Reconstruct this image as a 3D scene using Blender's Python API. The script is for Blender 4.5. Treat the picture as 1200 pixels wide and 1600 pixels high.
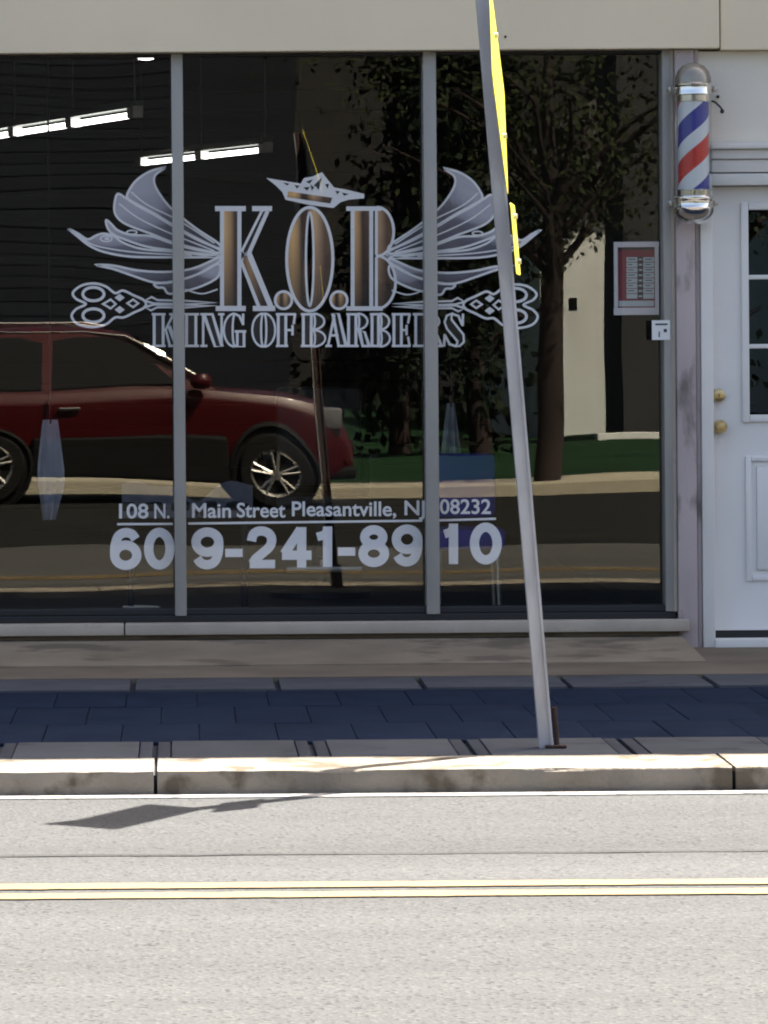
import bpy, bmesh, math, random
from mathutils import Vector, Matrix
random.seed(7)
for o in list(bpy.data.objects): bpy.data.objects.remove(o)
scene = bpy.context.scene
C = scene.collection

# ------------------------------------------------------------------ camera, sky, sun, exposure
FPX, CX0, CY0, D, H = 6900.0, 280.0, 555.0, 20.0, 1.42     # focal (px of a 1200 px wide frame), principal point, distance, eye height
ROLL = 0.0075
SC = D / 14
def IN(y): return (14 + y) * SC - D                       # depth behind the glass
def OUT(y): return -((14 - y) * SC - D)                     # depth across the street
cam_d = bpy.data.cameras.new('camera'); cam = bpy.data.objects.new('camera', cam_d); C.objects.link(cam)
cam.location = (0, -D, H)
cam.rotation_euler = (math.radians(90), 0, 0)
cam.rotation_euler = (Matrix.Rotation(ROLL, 3, 'Y') @ cam.rotation_euler.to_matrix()).to_euler()
cam_d.sensor_fit = 'HORIZONTAL'; cam_d.sensor_width = 36
cam_d.lens = FPX / 1200 * 36
cam_d.shift_x = (600 - CX0) / 1200; cam_d.shift_y = -(800 - CY0) / 1200
cam_d.clip_end = 2000
scene.camera = cam

SUNV = Vector((.535, .59, 1.0)).normalized()                # towards the sun
w = bpy.data.worlds.new('World'); scene.world = w; w.use_nodes = True
nt = w.node_tree; bgn = nt.nodes['Background']
sky = nt.nodes.new('ShaderNodeTexSky'); sky.sky_type = 'NISHITA'; sky.sun_disc = False
sky.sun_elevation = math.asin(SUNV.z); sky.sun_rotation = math.atan2(SUNV.x, SUNV.y)
sky.air_density = 1.0; sky.dust_density = 7.0; sky.ozone_density = .3
nt.links.new(sky.outputs[0], bgn.inputs[0]); bgn.inputs[1].default_value = .062
sun_d = bpy.data.lights.new('sun', 'SUN'); sun_d.energy = 4.7; sun_d.angle = math.radians(.5); sun_d.color = (1, .95, .87)
sun = bpy.data.objects.new('sun', sun_d); C.objects.link(sun)
sun.rotation_euler = (-SUNV).to_track_quat('-Z', 'Y').to_euler(); sun.location = (10, 8, 20)
vs = scene.view_settings
vs.view_transform = 'Standard'; vs.look = 'None'; vs.gamma = 1; vs.use_curve_mapping = False
vs.exposure = 2.62
cy = scene.cycles
cy.use_denoising = True; cy.filter_width = 2.0; cy.max_bounces = 5; cy.diffuse_bounces = 2; cy.glossy_bounces = 4; cy.transparent_max_bounces = 12; cy.caustics_reflective = False
cy.sample_clamp_indirect = 6; cy.use_adaptive_sampling = True; cy.adaptive_threshold = .02

# ------------------------------------------------------------------ helpers
def unroll(px, py):
    return px - (py - CY0) * ROLL, py + (px - CX0) * ROLL
def P(px, py, y=0.0):                                        # a point of the shop front measured in the photograph -> metres on the plane y
    u, v = unroll(px, py); s = FPX / (D + y)
    return (u - CX0) / s, H - (v - CY0) / s
def PX(px, py=555, y=0.0): return P(px, py, y)[0]
def PZ(py, px=280, y=0.0): return P(px, py, y)[1]

WL = {}
class MB:
    def __init__(s): s.v = []; s.f = []; s.m = []
    def add(s, vs_, fs, mi=0):
        n = len(s.v); s.v += [tuple(p) for p in vs_]
        for f in fs: s.f.append([i + n for i in f]); s.m.append(mi)
        return s
    def box(s, x0, x1, y0, y1, z0, z1, bev=0, mi=0, seg=2):
        bm = bmesh.new(); bmesh.ops.create_cube(bm, size=1)
        for v in bm.verts: v.co = Vector(((x0 + x1) / 2 + v.co.x * (x1 - x0), (y0 + y1) / 2 + v.co.y * (y1 - y0), (z0 + z1) / 2 + v.co.z * (z1 - z0)))
        if bev: bmesh.ops.bevel(bm, geom=bm.edges[:], offset=bev, segments=seg, affect='EDGES', profile=.6)
        bm.verts.index_update()
        s.add([v.co[:] for v in bm.verts], [[v.index for v in f.verts] for f in bm.faces], mi); bm.free(); return s
    def prism(s, poly, y0, y1, mi=0):                        # poly of (x, z), extruded along y
        n = len(poly)
        a = sum(poly[i][0] * poly[(i + 1) % n][1] - poly[(i + 1) % n][0] * poly[i][1] for i in range(n))
        if a < 0: poly = poly[::-1]
        v = [(x, y0, z) for x, z in poly] + [(x, y1, z) for x, z in poly]
        f = [list(range(n)), list(range(2 * n - 1, n - 1, -1))] + [[i, i + n, (i + 1) % n + n, (i + 1) % n] for i in range(n)]
        return s.add(v, f, mi)
    def tube(s, pts, r, n=10, mi=0, cap=True):
        pts = [Vector(p) for p in pts]; rs = r if isinstance(r, (list, tuple)) else [r] * len(pts)
        rings = []
        for i, p in enumerate(pts):
            t = (pts[min(i + 1, len(pts) - 1)] - pts[max(i - 1, 0)]).normalized()
            a = t.cross(Vector((0, 0, 1)) if abs(t.z) < .9 else Vector((1, 0, 0))).normalized(); b = t.cross(a)
            rings.append([p + (a * math.cos(k * 2 * math.pi / n) + b * math.sin(k * 2 * math.pi / n)) * rs[i] for k in range(n)])
        v = [q for rg in rings for q in rg]; f = []
        for i in range(len(pts) - 1):
            for k in range(n): f.append([i * n + k, i * n + (k + 1) % n, (i + 1) * n + (k + 1) % n, (i + 1) * n + k])
        if cap: f += [list(range(n))[::-1], [(len(pts) - 1) * n + k for k in range(n)]]
        return s.add(v, f, mi)
    def lathe(s, prof, c, n=32, mi=0, axis='Z'):             # prof of (radius, height)
        v = []; f = []
        for r, h in prof:
            for k in range(n):
                a = k * 2 * math.pi / n
                p = (r * math.cos(a), r * math.sin(a), h) if axis == 'Z' else (r * math.cos(a), h, r * math.sin(a))
                v.append((c[0] + p[0], c[1] + p[1], c[2] + p[2]))
        for i in range(len(prof) - 1):
            for k in range(n): f.append([i * n + k, i * n + (k + 1) % n, (i + 1) * n + (k + 1) % n, (i + 1) * n + k])
        return s.add(v, f, mi)
    def quad(s, a, b, c, d, mi=0): return s.add([a, b, c, d], [[0, 1, 2, 3]], mi)

def mk(name, mb, mats, parent=None, loc=None, smooth=False, sub=0):
    me = bpy.data.meshes.new(name)
    pl = WL.get(parent.name, Vector((0, 0, 0))) if parent else Vector((0, 0, 0))
    org = pl if parent else Vector(loc or (0, 0, 0))
    me.from_pydata([(x - org.x, y - org.y, z - org.z) for x, y, z in mb.v], [], mb.f)
    for m in (mats if isinstance(mats, (list, tuple)) else [mats]): me.materials.append(m)
    me.polygons.foreach_set('material_index', mb.m)
    bm = bmesh.new(); bm.from_mesh(me); bmesh.ops.recalc_face_normals(bm, faces=bm.faces); bm.to_mesh(me); bm.free()
    if smooth:
        for p in me.polygons: p.use_smooth = True
        me.set_sharp_from_angle(angle=math.radians(38))
    o = bpy.data.objects.new(name, me); C.objects.link(o)
    if parent: o.parent = parent
    else: o.location = org
    WL[o.name] = org.copy()
    return o
def thing(name, label, cat, loc=(0, 0, 0), group=None):
    o = bpy.data.objects.new(name, None); C.objects.link(o); o.location = loc; o.empty_display_size = .2
    WL[o.name] = Vector(loc); o['label'] = label; o['category'] = cat
    if group: o['group'] = group
    return o
def tag(o, label, cat, group=None):
    o['label'] = label; o['category'] = cat
    if group: o['group'] = group
    return o
def struct(o): o['kind'] = 'structure'; return o
def piece(src, parent, dx=0, dy=0, dz=0, rot=None):
    o = src.copy(); C.objects.link(o); o.parent = parent; o.location = src.location + Vector((dx, dy, dz))
    if rot: o.rotation_euler = rot
    return o

# ------------------------------------------------------------------ materials
def mat(name, col, rough=.6, metal=0, var=0, vscale=3, dark=None, dthr=.62, dscale=2, bump=0, bscale=60, spec=.5, objrand=0, stretch=(1, 1, 1), coat=0):
    m = bpy.data.materials.new(name); m.use_nodes = True; n = m.node_tree.nodes; l = m.node_tree.links
    b = n['Principled BSDF']; b.inputs['Roughness'].default_value = rough; b.inputs['Metallic'].default_value = metal
    b.inputs['Specular IOR Level'].default_value = spec; b.inputs['Base Color'].default_value = (*col, 1)
    b.inputs['Coat Weight'].default_value = coat
    tc = n.new('ShaderNodeTexCoord'); mp = n.new('ShaderNodeMapping'); mp.inputs['Scale'].default_value = stretch
    l.new(tc.outputs['Object'], mp.inputs[0]); out = None
    def noise(sc, det=6):
        t = n.new('ShaderNodeTexNoise'); t.inputs['Scale'].default_value = sc; t.inputs['Detail'].default_value = det
        l.new(mp.outputs[0], t.inputs['Vector']); return t
    cur = None
    if var or objrand or dark:
        hs = n.new('ShaderNodeHueSaturation'); hs.inputs['Color'].default_value = (*col, 1)
        val = None
        if var:
            r = n.new('ShaderNodeMapRange'); r.inputs[1].default_value = .3; r.inputs[2].default_value = .7
            r.inputs[3].default_value = 1 - var; r.inputs[4].default_value = 1 + var
            l.new(noise(vscale).outputs['Fac'], r.inputs[0]); val = r.outputs[0]
        if objrand:
            oi = n.new('ShaderNodeObjectInfo'); r2 = n.new('ShaderNodeMapRange')
            r2.inputs[3].default_value = 1 - objrand; r2.inputs[4].default_value = 1 + objrand
            l.new(oi.outputs['Random'], r2.inputs[0])
            if val:
                mu = n.new('ShaderNodeMath'); mu.operation = 'MULTIPLY'; l.new(val, mu.inputs[0]); l.new(r2.outputs[0], mu.inputs[1]); val = mu.outputs[0]
            else: val = r2.outputs[0]
        if val: l.new(val, hs.inputs['Value'])
        cur = hs.outputs[0]
        if dark:
            mx = n.new('ShaderNodeMix'); mx.data_type = 'RGBA'; rr = n.new('ShaderNodeMapRange')
            rr.inputs[1].default_value = dthr - .05; rr.inputs[2].default_value = dthr + .05
            l.new(noise(dscale, 10).outputs['Fac'], rr.inputs[0]); l.new(rr.outputs[0], mx.inputs[0])
            l.new(cur, mx.inputs[6]); mx.inputs[7].default_value = (*dark, 1); cur = mx.outputs[2]
        l.new(cur, b.inputs['Base Color'])
    if bump:
        bp = n.new('ShaderNodeBump'); bp.inputs['Strength'].default_value = bump; bp.inputs['Distance'].default_value = .01
        l.new(noise(bscale).outputs['Fac'], bp.inputs['Height']); l.new(bp.outputs[0], b.inputs['Normal'])
    return m
def emit(name, col, st):
    m = bpy.data.materials.new(name); m.use_nodes = True; n = m.node_tree.nodes; l = m.node_tree.links
    n.remove(n['Principled BSDF']); e = n.new('ShaderNodeEmission'); e.inputs[0].default_value = (*col, 1); e.inputs[1].default_value = st
    l.new(e.outputs[0], n['Material Output'].inputs[0]); return m
def glass(name, ior=1.55, tint=(.9, .93, .94), wave=0, wscale=1.2, refl=(1, 1, 1)):
    m = bpy.data.materials.new(name); m.use_nodes = True; n = m.node_tree.nodes; l = m.node_tree.links
    n.remove(n['Principled BSDF'])
    t = n.new('ShaderNodeBsdfTransparent'); t.inputs[0].default_value = (*tint, 1)
    g = n.new('ShaderNodeBsdfGlossy'); g.inputs['Roughness'].default_value = 0.0; g.inputs[0].default_value = (*refl, 1)
    lw = n.new('ShaderNodeLayerWeight'); f0 = ((ior - 1) / (ior + 1)) ** 2
    pw = n.new('ShaderNodeMath'); pw.operation = 'POWER'; pw.inputs[1].default_value = 5; l.new(lw.outputs['Facing'], pw.inputs[0])
    fr = n.new('ShaderNodeMath'); fr.operation = 'MULTIPLY_ADD'; fr.inputs[1].default_value = 1 - f0; fr.inputs[2].default_value = f0; l.new(pw.outputs[0], fr.inputs[0])
    mx = n.new('ShaderNodeMixShader'); l.new(fr.outputs[0], mx.inputs[0]); l.new(t.outputs[0], mx.inputs[1]); l.new(g.outputs[0], mx.inputs[2])
    l.new(mx.outputs[0], n['Material Output'].inputs[0])
    if wave:
        tc = n.new('ShaderNodeTexCoord'); mp = n.new('ShaderNodeMapping'); mp.inputs['Scale'].default_value = (.8, .8, 1.6)
        no = n.new('ShaderNodeTexNoise'); no.inputs['Scale'].default_value = wscale; no.inputs['Detail'].default_value = 1.0; no.inputs['Roughness'].default_value = .3
        l.new(tc.outputs['Object'], mp.inputs[0]); l.new(mp.outputs[0], no.inputs['Vector'])
        bp = n.new('ShaderNodeBump'); bp.inputs['Strength'].default_value = 1; bp.inputs['Distance'].default_value = wave
        l.new(no.outputs['Fac'], bp.inputs['Height']); l.new(bp.outputs[0], g.inputs['Normal'])
    return m

M = {}
M['fascia'] = mat('painted_fascia', (.80, .68, .49), .55, var=.05, vscale=1.2, bump=.08, bscale=25)
M['stucco'] = mat('painted_wall', (.76, .70, .60), .6, var=.05, vscale=1.5, bump=.1, bscale=40)
M['trim'] = mat('trim_paint', (.78, .75, .70), .45, var=.04, vscale=2, bump=.05, bscale=30)
M['door'] = mat('door_paint', (.82, .80, .77), .38, var=.03, vscale=2.0, bump=.03, bscale=20)
M['alu'] = mat('window_metal', (.36, .345, .32), .5, .2, var=.10, vscale=6, stretch=(1, 1, .3), bump=.05)
M['pink'] = mat('peeling_paint', (.50, .42, .41), .75, var=.12, vscale=5, dark=(.20, .165, .15), dthr=.60, dscale=7, bump=.4, bscale=22, stretch=(1, 1, .35))
M['sill'] = mat('sill_paint', (.44, .38, .31), .75, var=.14, vscale=4, dark=(.25, .21, .17), dthr=.66, dscale=4, bump=.25, bscale=30)
M['bulk'] = mat('bulkhead_render', (.42, .34, .25), .85, var=.16, vscale=2.2, dark=(.27, .22, .165), dthr=.62, dscale=2.5, bump=.3, bscale=35)
M['foot'] = mat('footing_render', (.25, .205, .15), .9, var=.18, vscale=2.5, dark=(.16, .13, .10), dthr=.6, dscale=3, bump=.3, bscale=35, spec=.04)
M['brick'] = mat('upper_brick', (.33, .2, .15), .85, var=.15, vscale=8, bump=.3)
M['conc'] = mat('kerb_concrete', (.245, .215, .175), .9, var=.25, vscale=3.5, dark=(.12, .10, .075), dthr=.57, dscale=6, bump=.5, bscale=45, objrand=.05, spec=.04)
M['slab'] = mat('border_concrete', (.075, .079, .088), .9, var=.10, vscale=4, dark=(.052, .055, .062), dthr=.65, dscale=5, bump=.3, bscale=60, objrand=.10, spec=.04)  # darkened so the shade behind the kerb is in the colour
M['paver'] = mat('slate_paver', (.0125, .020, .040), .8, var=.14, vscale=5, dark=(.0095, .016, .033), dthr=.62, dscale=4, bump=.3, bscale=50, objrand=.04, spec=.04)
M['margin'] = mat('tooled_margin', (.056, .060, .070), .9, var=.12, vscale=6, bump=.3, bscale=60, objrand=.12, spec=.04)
M['joint'] = mat('joint_dirt', (.012, .016, .028), .95)
M['apron'] = mat('apron_concrete', (.17, .138, .105), .9, var=.15, vscale=2.5, bump=.3, bscale=50, spec=.04)
M['black'] = mat('black_rubber', (.012, .012, .013), .6)
M['chrome'] = mat('chrome', (.82, .80, .76), .12, 1, var=.05, vscale=9)
M['nickel'] = mat('dull_nickel', (.42, .40, .36), .35, .9)
M['brass'] = mat('brass', (.62, .47, .22), .28, .9)
M['steel'] = mat('galvanised', (.42, .42, .44), .5, .3, var=.15, vscale=14, bump=.08, stretch=(1, 1, .3))
M['rust_dark_back'] = mat('rusty_stub_dark_back', (.035, .018, .014), .85, var=.3, vscale=20, bump=.4)
M['yellow'] = mat('sign_yellow', (.72, .63, .05), .4, var=.04)
M['vinyl'] = mat('vinyl_white', (.93, .93, .95), .5)
M['vinylgrey'] = mat('vinyl_outline', (.90, .89, .90), .5)
M['black_ink'] = mat('vinyl_black', (.006, .006, .012), .35)
M['glass'] = glass('shop_glass', 1.54, (.99, .99, .99), wave=.0022, wscale=.8, refl=(1, .95, .80))
M['doorglass'] = glass('door_glass', 1.55)
M['white'] = mat('white_plastic', (.78, .78, .77), .45)
M['navy'] = mat('navy_plank', (.012, .016, .026), .7, var=.15, objrand=.25)
M['idark'] = mat('interior_dark', (.014, .014, .016), .8, var=.1)
M['ifloor'] = mat('interior_floor', (.018, .017, .016), .6, var=.15)
M['ceil'] = mat('interior_ceiling', (.02, .02, .022), .8)
M['tube'] = emit('lamp_tube', (1, .97, .92), 1.5)
M['down'] = emit('lamp_dome', (1, .96, .88), 2.0)
M['leather'] = mat('black_leather', (.012, .012, .013), .5)
M['blue'] = mat('blue_vinyl', (.006, .018, .30), .7)
M['towel'] = mat('towel_white', (.42, .44, .50), .9, var=.12, vscale=9, bump=.5, bscale=30)
M['red'] = mat('car_paint', (.042, .0004, .002), .4, .0, coat=.6, spec=.3)
M['carblack'] = mat('car_trim', (.005, .005, .005), .6, spec=.15)
M['carglass'] = mat('car_glass', (.003, .004, .004), .04, 0, spec=.5)
M['tyre'] = mat('tyre', (.008, .008, .008), .9, spec=.15)
M['rim'] = mat('alloy', (.55, .54, .52), .3, .9)
M['lens'] = mat('headlamp', (.16, .16, .17), .08, .3, coat=1)
M['bark'] = mat('bark', (.014, .007, .006), .95, var=.3, vscale=6, bump=.6, bscale=18, stretch=(1, 1, .25))
M['grass'] = mat('lawn_grass', (.012, .030, .014), .95, var=.35, vscale=.5, bump=.6, bscale=40, spec=.04)
M['white_wall'] = mat('white_siding', (.60, .62, .62), .75, var=.12, vscale=.8)
M['barn'] = mat('dark_cladding', (.015, .015, .016), .8, var=.3, vscale=1.2, stretch=(1, 1, .2))
M['roof'] = mat('roof_shingle', (.06, .055, .05), .9, var=.2)
M['fconc'] = mat('far_concrete', (.33, .30, .23), .9, var=.12, vscale=2)
M['asph2'] = mat('fresh_asphalt', (.017, .017, .016), .9, var=.2, vscale=1.2, bump=.4, bscale=120, spec=.04)

def asphalt():
    m = bpy.data.materials.new('aged_asphalt'); m.use_nodes = True; n = m.node_tree.nodes; l = m.node_tree.links
    b = n['Principled BSDF']; b.inputs['Roughness'].default_value = .95; b.inputs['Specular IOR Level'].default_value = .03
    tc = n.new('ShaderNodeTexCoord')
    big = n.new('ShaderNodeTexNoise'); big.inputs['Scale'].default_value = .9; big.inputs['Detail'].default_value = 5
    mp = n.new('ShaderNodeMapping'); mp.inputs['Scale'].default_value = (.22, 1.9, 1); l.new(tc.outputs['Object'], mp.inputs[0]); l.new(mp.outputs[0], big.inputs['Vector'])
    fine = n.new('ShaderNodeTexNoise'); fine.inputs['Scale'].default_value = 75; fine.inputs['Detail'].default_value = 4; l.new(tc.outputs['Object'], fine.inputs['Vector'])
    vo = n.new('ShaderNodeTexVoronoi'); vo.inputs['Scale'].default_value = 95; l.new(tc.outputs['Object'], vo.inputs['Vector'])
    r1 = n.new('ShaderNodeMapRange'); r1.inputs[1].default_value = .3; r1.inputs[2].default_value = .7; r1.inputs[3].default_value = .88; r1.inputs[4].default_value = 1.10; l.new(big.outputs['Fac'], r1.inputs[0])
    r2 = n.new('ShaderNodeMapRange'); r2.inputs[1].default_value = .3; r2.inputs[2].default_value = .7; r2.inputs[3].default_value = .89; r2.inputs[4].default_value = 1.10; l.new(fine.outputs['Fac'], r2.inputs[0])
    sp = n.new('ShaderNodeSeparateColor'); l.new(vo.outputs['Color'], sp.inputs[0])
    r3 = n.new('ShaderNodeValToRGB'); r3.color_ramp.interpolation = 'CONSTANT'
    e = r3.color_ramp.elements; e[0].position = 0; e[0].color = (.62, .62, .62, 1); e[1].position = .07; e[1].color = (.95, .95, .95, 1)
    q = e.new(.5); q.color = (1.0, 1.0, 1.0, 1); q = e.new(.90); q.color = (1.22, 1.2, 1.15, 1); l.new(sp.outputs[0], r3.inputs[0])
    m1 = n.new('ShaderNodeMath'); m1.operation = 'MULTIPLY'; l.new(r1.outputs[0], m1.inputs[0]); l.new(r2.outputs[0], m1.inputs[1])
    mx = n.new('ShaderNodeMix'); mx.data_type = 'RGBA'; mx.blend_type = 'MULTIPLY'; mx.inputs[0].default_value = 1
    mx.inputs[6].default_value = (.0725, .0730, .0728, 1); l.new(r3.outputs[0], mx.inputs[7])
    hs = n.new('ShaderNodeHueSaturation'); l.new(mx.outputs[2], hs.inputs['Color']); l.new(m1.outputs[0], hs.inputs['Value']); l.new(hs.outputs[0], b.inputs['Base Color'])
    bp = n.new('ShaderNodeBump'); bp.inputs['Strength'].default_value = .35; bp.inputs['Distance'].default_value = .006
    l.new(vo.outputs['Distance'], bp.inputs['Height']); l.new(bp.outputs[0], b.inputs['Normal'])
    return m
M['asph'] = asphalt()
def worn(name, col, under, thr, sc=35):
    return mat(name, col, .85, var=.06, vscale=8, dark=under, dthr=thr, dscale=sc, bump=.2, bscale=90)
M['yline'] = worn('yellow_marking', (.185, .122, .044), (.10, .085, .06), .61)
M['wline'] = worn('gutter_dust', (.30, .28, .25), (.12, .115, .105), .58, 14)

# ------------------------------------------------------------------ ground
def dist(row, z): return FPX * (H - z) / (row - CY0)         # distance in front of the lens of a ground row of the photograph
KZ = .077; KD = .46  # kerb as deep as the sunlit strip, its paler colour carrying that light
yk = -(D - 9.983 * SC)                                            # kerb face
ySh0, ySl1 = yk + KD, -(D - 10.75 * SC)                      # kerb back, border slab back
yN1 = -(D - 12.386 * SC); yB1 = -(D - 12.80 * SC)                      # pavers back, inner band back
XL, XR = -9.0, 16.0
struct(mk('ground', MB().box(-400, 400, -420, 400, -.6, -.03), M['grass']))
road = struct(mk('road', MB().box(-120, 120, OUT(-16.6), yk - .002, -.3, 0), M['asph']))
mk('parking_strip', MB().box(-120, 120, OUT(-16.5), OUT(-8.6), .0, .004), M['asph2'], road)
for yc in (-(D - 8.11 * SC), -(D - 8.257 * SC)):
    lm = MB(); x = -14.0; lp = []
    while x < 18: lp.append((x, yc - .058 + random.gauss(0, .0035), yc + .058 + random.gauss(0, .0035))); x += random.uniform(.03, .09)
    lp = [(-120, yc - .058, yc + .058)] + lp + [(120, yc - .058, yc + .058)]
    for a, b in zip(lp, lp[1:]): lm.quad((a[0], a[1], .004), (b[0], b[1], .004), (b[0], b[2], .004), (a[0], a[2], .004))
    mk('yellow_line', lm, M['yline'], road)
mk('gutter_line', MB().box(-120, 120, yk - .12, yk - .015, .0, .004), M['wline'], road)
# tar-sealed seam along the lane: an uneven thin strip
sm = MB(); ys = -(D - dist(1337, 0)); pts = []
x = -12.0
while x < 14: pts.append((x, ys + random.gauss(0, .006), .006 + .008 * random.random())); x += random.uniform(.08, .2)
for a, b in zip(pts, pts[1:]):
    sm.quad((a[0], a[1] - a[2], .0045), (b[0], b[1] - b[2], .0045), (b[0], b[1] + b[2], .0045), (a[0], a[1] + a[2], .0045))
M['seam'] = mat('tar_seam', (.042, .042, .042), .9, spec=.05, var=.2, vscale=10)
mk('tar_seam', sm, M['seam'], road)

walk = struct(mk('sidewalk', MB().box(-60, 60, yk + .03, .3, -.3, KZ - .016), M['joint']))
mk('apron', MB().box(-60, 60, yB1 + .012, .2, KZ - .10, KZ + .006), M['apron'], walk)
def stones(name, y0, y1, z1, joints, m, gap, bev, tool=0, wob=.002):
    for a, b in zip(joints, joints[1:]):
        g = gap / 2
        mb = MB().box(a + g, b - g, y0, y1, z1 - .14, z1 + random.uniform(-wob, wob), bev)
        mk(name, mb, m, walk, smooth=True)
def joints(px, row, y, step):
    xs = []
    x0 = PX(px, row, y)
    k = math.floor((XL - x0) / step)
    while x0 + k * step < XR: xs.append(x0 + k * step); k += 1
    return xs
kj = joints(243, 1215, yk, (1147 - 243) / FPX * 9.983 * SC)
# kerb stones: slightly worn arrises, built as lumpy bars
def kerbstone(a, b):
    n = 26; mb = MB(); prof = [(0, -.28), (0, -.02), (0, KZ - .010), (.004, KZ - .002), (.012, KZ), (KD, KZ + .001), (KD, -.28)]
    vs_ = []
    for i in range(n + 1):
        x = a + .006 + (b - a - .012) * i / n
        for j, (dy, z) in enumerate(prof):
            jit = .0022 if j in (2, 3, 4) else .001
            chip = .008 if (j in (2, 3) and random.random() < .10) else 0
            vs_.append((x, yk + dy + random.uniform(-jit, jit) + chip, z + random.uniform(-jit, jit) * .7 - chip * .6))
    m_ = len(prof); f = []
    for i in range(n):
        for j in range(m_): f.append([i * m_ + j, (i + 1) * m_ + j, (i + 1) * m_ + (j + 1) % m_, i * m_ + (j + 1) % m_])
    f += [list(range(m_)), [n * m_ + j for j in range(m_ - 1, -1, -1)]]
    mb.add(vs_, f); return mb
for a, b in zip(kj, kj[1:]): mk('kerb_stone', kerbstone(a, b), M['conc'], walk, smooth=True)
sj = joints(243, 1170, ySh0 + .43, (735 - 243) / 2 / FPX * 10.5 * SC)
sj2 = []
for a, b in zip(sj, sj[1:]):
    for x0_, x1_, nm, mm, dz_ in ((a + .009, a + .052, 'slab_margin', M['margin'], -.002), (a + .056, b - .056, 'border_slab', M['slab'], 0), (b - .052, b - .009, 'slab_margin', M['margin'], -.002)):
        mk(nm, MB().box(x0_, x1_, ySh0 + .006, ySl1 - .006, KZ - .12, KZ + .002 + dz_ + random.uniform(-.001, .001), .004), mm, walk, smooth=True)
# tooled edges beside each border joint: shallow grooves cut as thin dark strips are recessed gaps between narrow margin strips
ij = joints(208, 1066, -(D - 12.6 * SC), (1106 - 208) / 4 / FPX * 12.6 * SC)
stones('band_slab', yN1 + .006, yB1 - .002, KZ + .004, ij, M['slab'], .022, .006)
rows = [ySl1 + .004, ySl1 + .78, ySl1 + 1.56, yN1 - .006]
for r in range(3):
    pj = joints(80 + 57 * r, 1110, -(D - 11.6 * SC), 115 / FPX * 11.6 * SC)
    pj = [x for x in pj if -4.2 < x < 8.2]
    stones('paver', rows[r] + .004, rows[r + 1] - .004, KZ - .004, pj, M['paver'], .0035, .0012, wob=.0015)

struct(mk('far_sidewalk', MB().box(-120, 120, OUT(-18.4), OUT(-16.6), -.3, .12, .01), M['fconc']))
struct(mk('lawn', MB().box(-120, 120, -140, OUT(-18.4), -.3, .02), M['grass']))

# ------------------------------------------------------------------ the shop building
shop = thing('shop_building', 'beige shop front with three big window panes and white door', 'building', (1.0, 0, 0))
zsill_top = PZ(966, 280); ztop = PZ(88, 280)
zfloor = KZ + .006
xw0 = PX(-420, 500); xw1 = PX(1055, 500)                     # window opening
xd0 = PX(1092, 640)                                          # door frame left
xdr = xd0 + 1.08
BH = .08 + (D - 10.30 * SC) / .59
# upper storeys
mk('upper_wall', MB().box(-9, 14, .0, 9.0, 3.55, BH), M['brick'], shop)
mk('parapet_cap', MB().box(-9.1, 14.1, -.0, 9.1, BH + .002, BH + .08, .01), M['stucco'], shop)
for k in range(6):
    wx = -7.5 + k * 3.6
    wn = mk('upper_window', MB().box(wx, wx + 1.1, -.03, .0, 5.0, 6.8, .01), M['trim'], shop)
    mk('upper_window_pane', MB().box(wx + .08, wx + 1.02, -.036, -.031, 5.08, 6.72), M['carglass'], wn)
# fascia above the window, and the plain wall to its right
xf = PX(1121, 60); zf = PZ(84, 280)
mk('fascia', MB().box(-9, xf - .003, -.10, .30, zf, 3.55, .006), M['fascia'], shop)
mk('fascia', MB().box(xf + .003, 14, -.085, .30, PZ(80, 1160), 3.549, .006), M['fascia'], shop)
mk('screw', MB().lathe([(.0, -.104), (.006, -.104), (.006, -.099)], (PX(787, 60), 0, PZ(60, 787)), 10, axis='Y'), M['black'], shop)
# wall right of the window, above and beyond the door
zdt = PZ(272, 1160); 
mk('door_wall', MB().box(PX(1085, 120), 14, -.03, .28, PZ(268, 1150), PZ(80, 1160) - .002).box(xdr, 14, -.03, .28, zfloor - .05, PZ(268, 1150) - .001), M['stucco'], shop)
mk('left_wall', MB().box(-9, xw0, -.03, .28, zfloor - .05, zf - .001), M['stucco'], shop)
# door head mouldings
zm = [PZ(r, 1160) for r in (225, 234, 250, 270)]
mk('head_moulding', MB().box(PX(1108, 230), xdr + .12, -.095, -.031, zm[1], zm[0], .008).box(PX(1110, 240), xdr + .10, -.07, -.031, zm[2] + .002, zm[1] - .001, .006).box(PX(1110, 260), xdr + .10, -.055, -.031, zm[3], zm[2], .006), M['trim'], shop, smooth=True)
# worn post between window and door
xp0, xp1 = PX(1056, 640), PX(1087, 640)
mk('post', MB().box(xp0, xp1 - .002, -.055, .25, zfloor - .03, zf - .001, .008), M['pink'], shop, smooth=True)
mk('post_strip', MB().box(xp1, xd0 + .004, -.04, .2, zfloor - .02, zf - .002, .003), M['pink'], shop)
mk('window_stop', MB().box(PX(1050, 640), xp0 - .002, -.035, .12, PZ(955, 1050), zf - .002, .004), M['sill'], shop)
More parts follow.
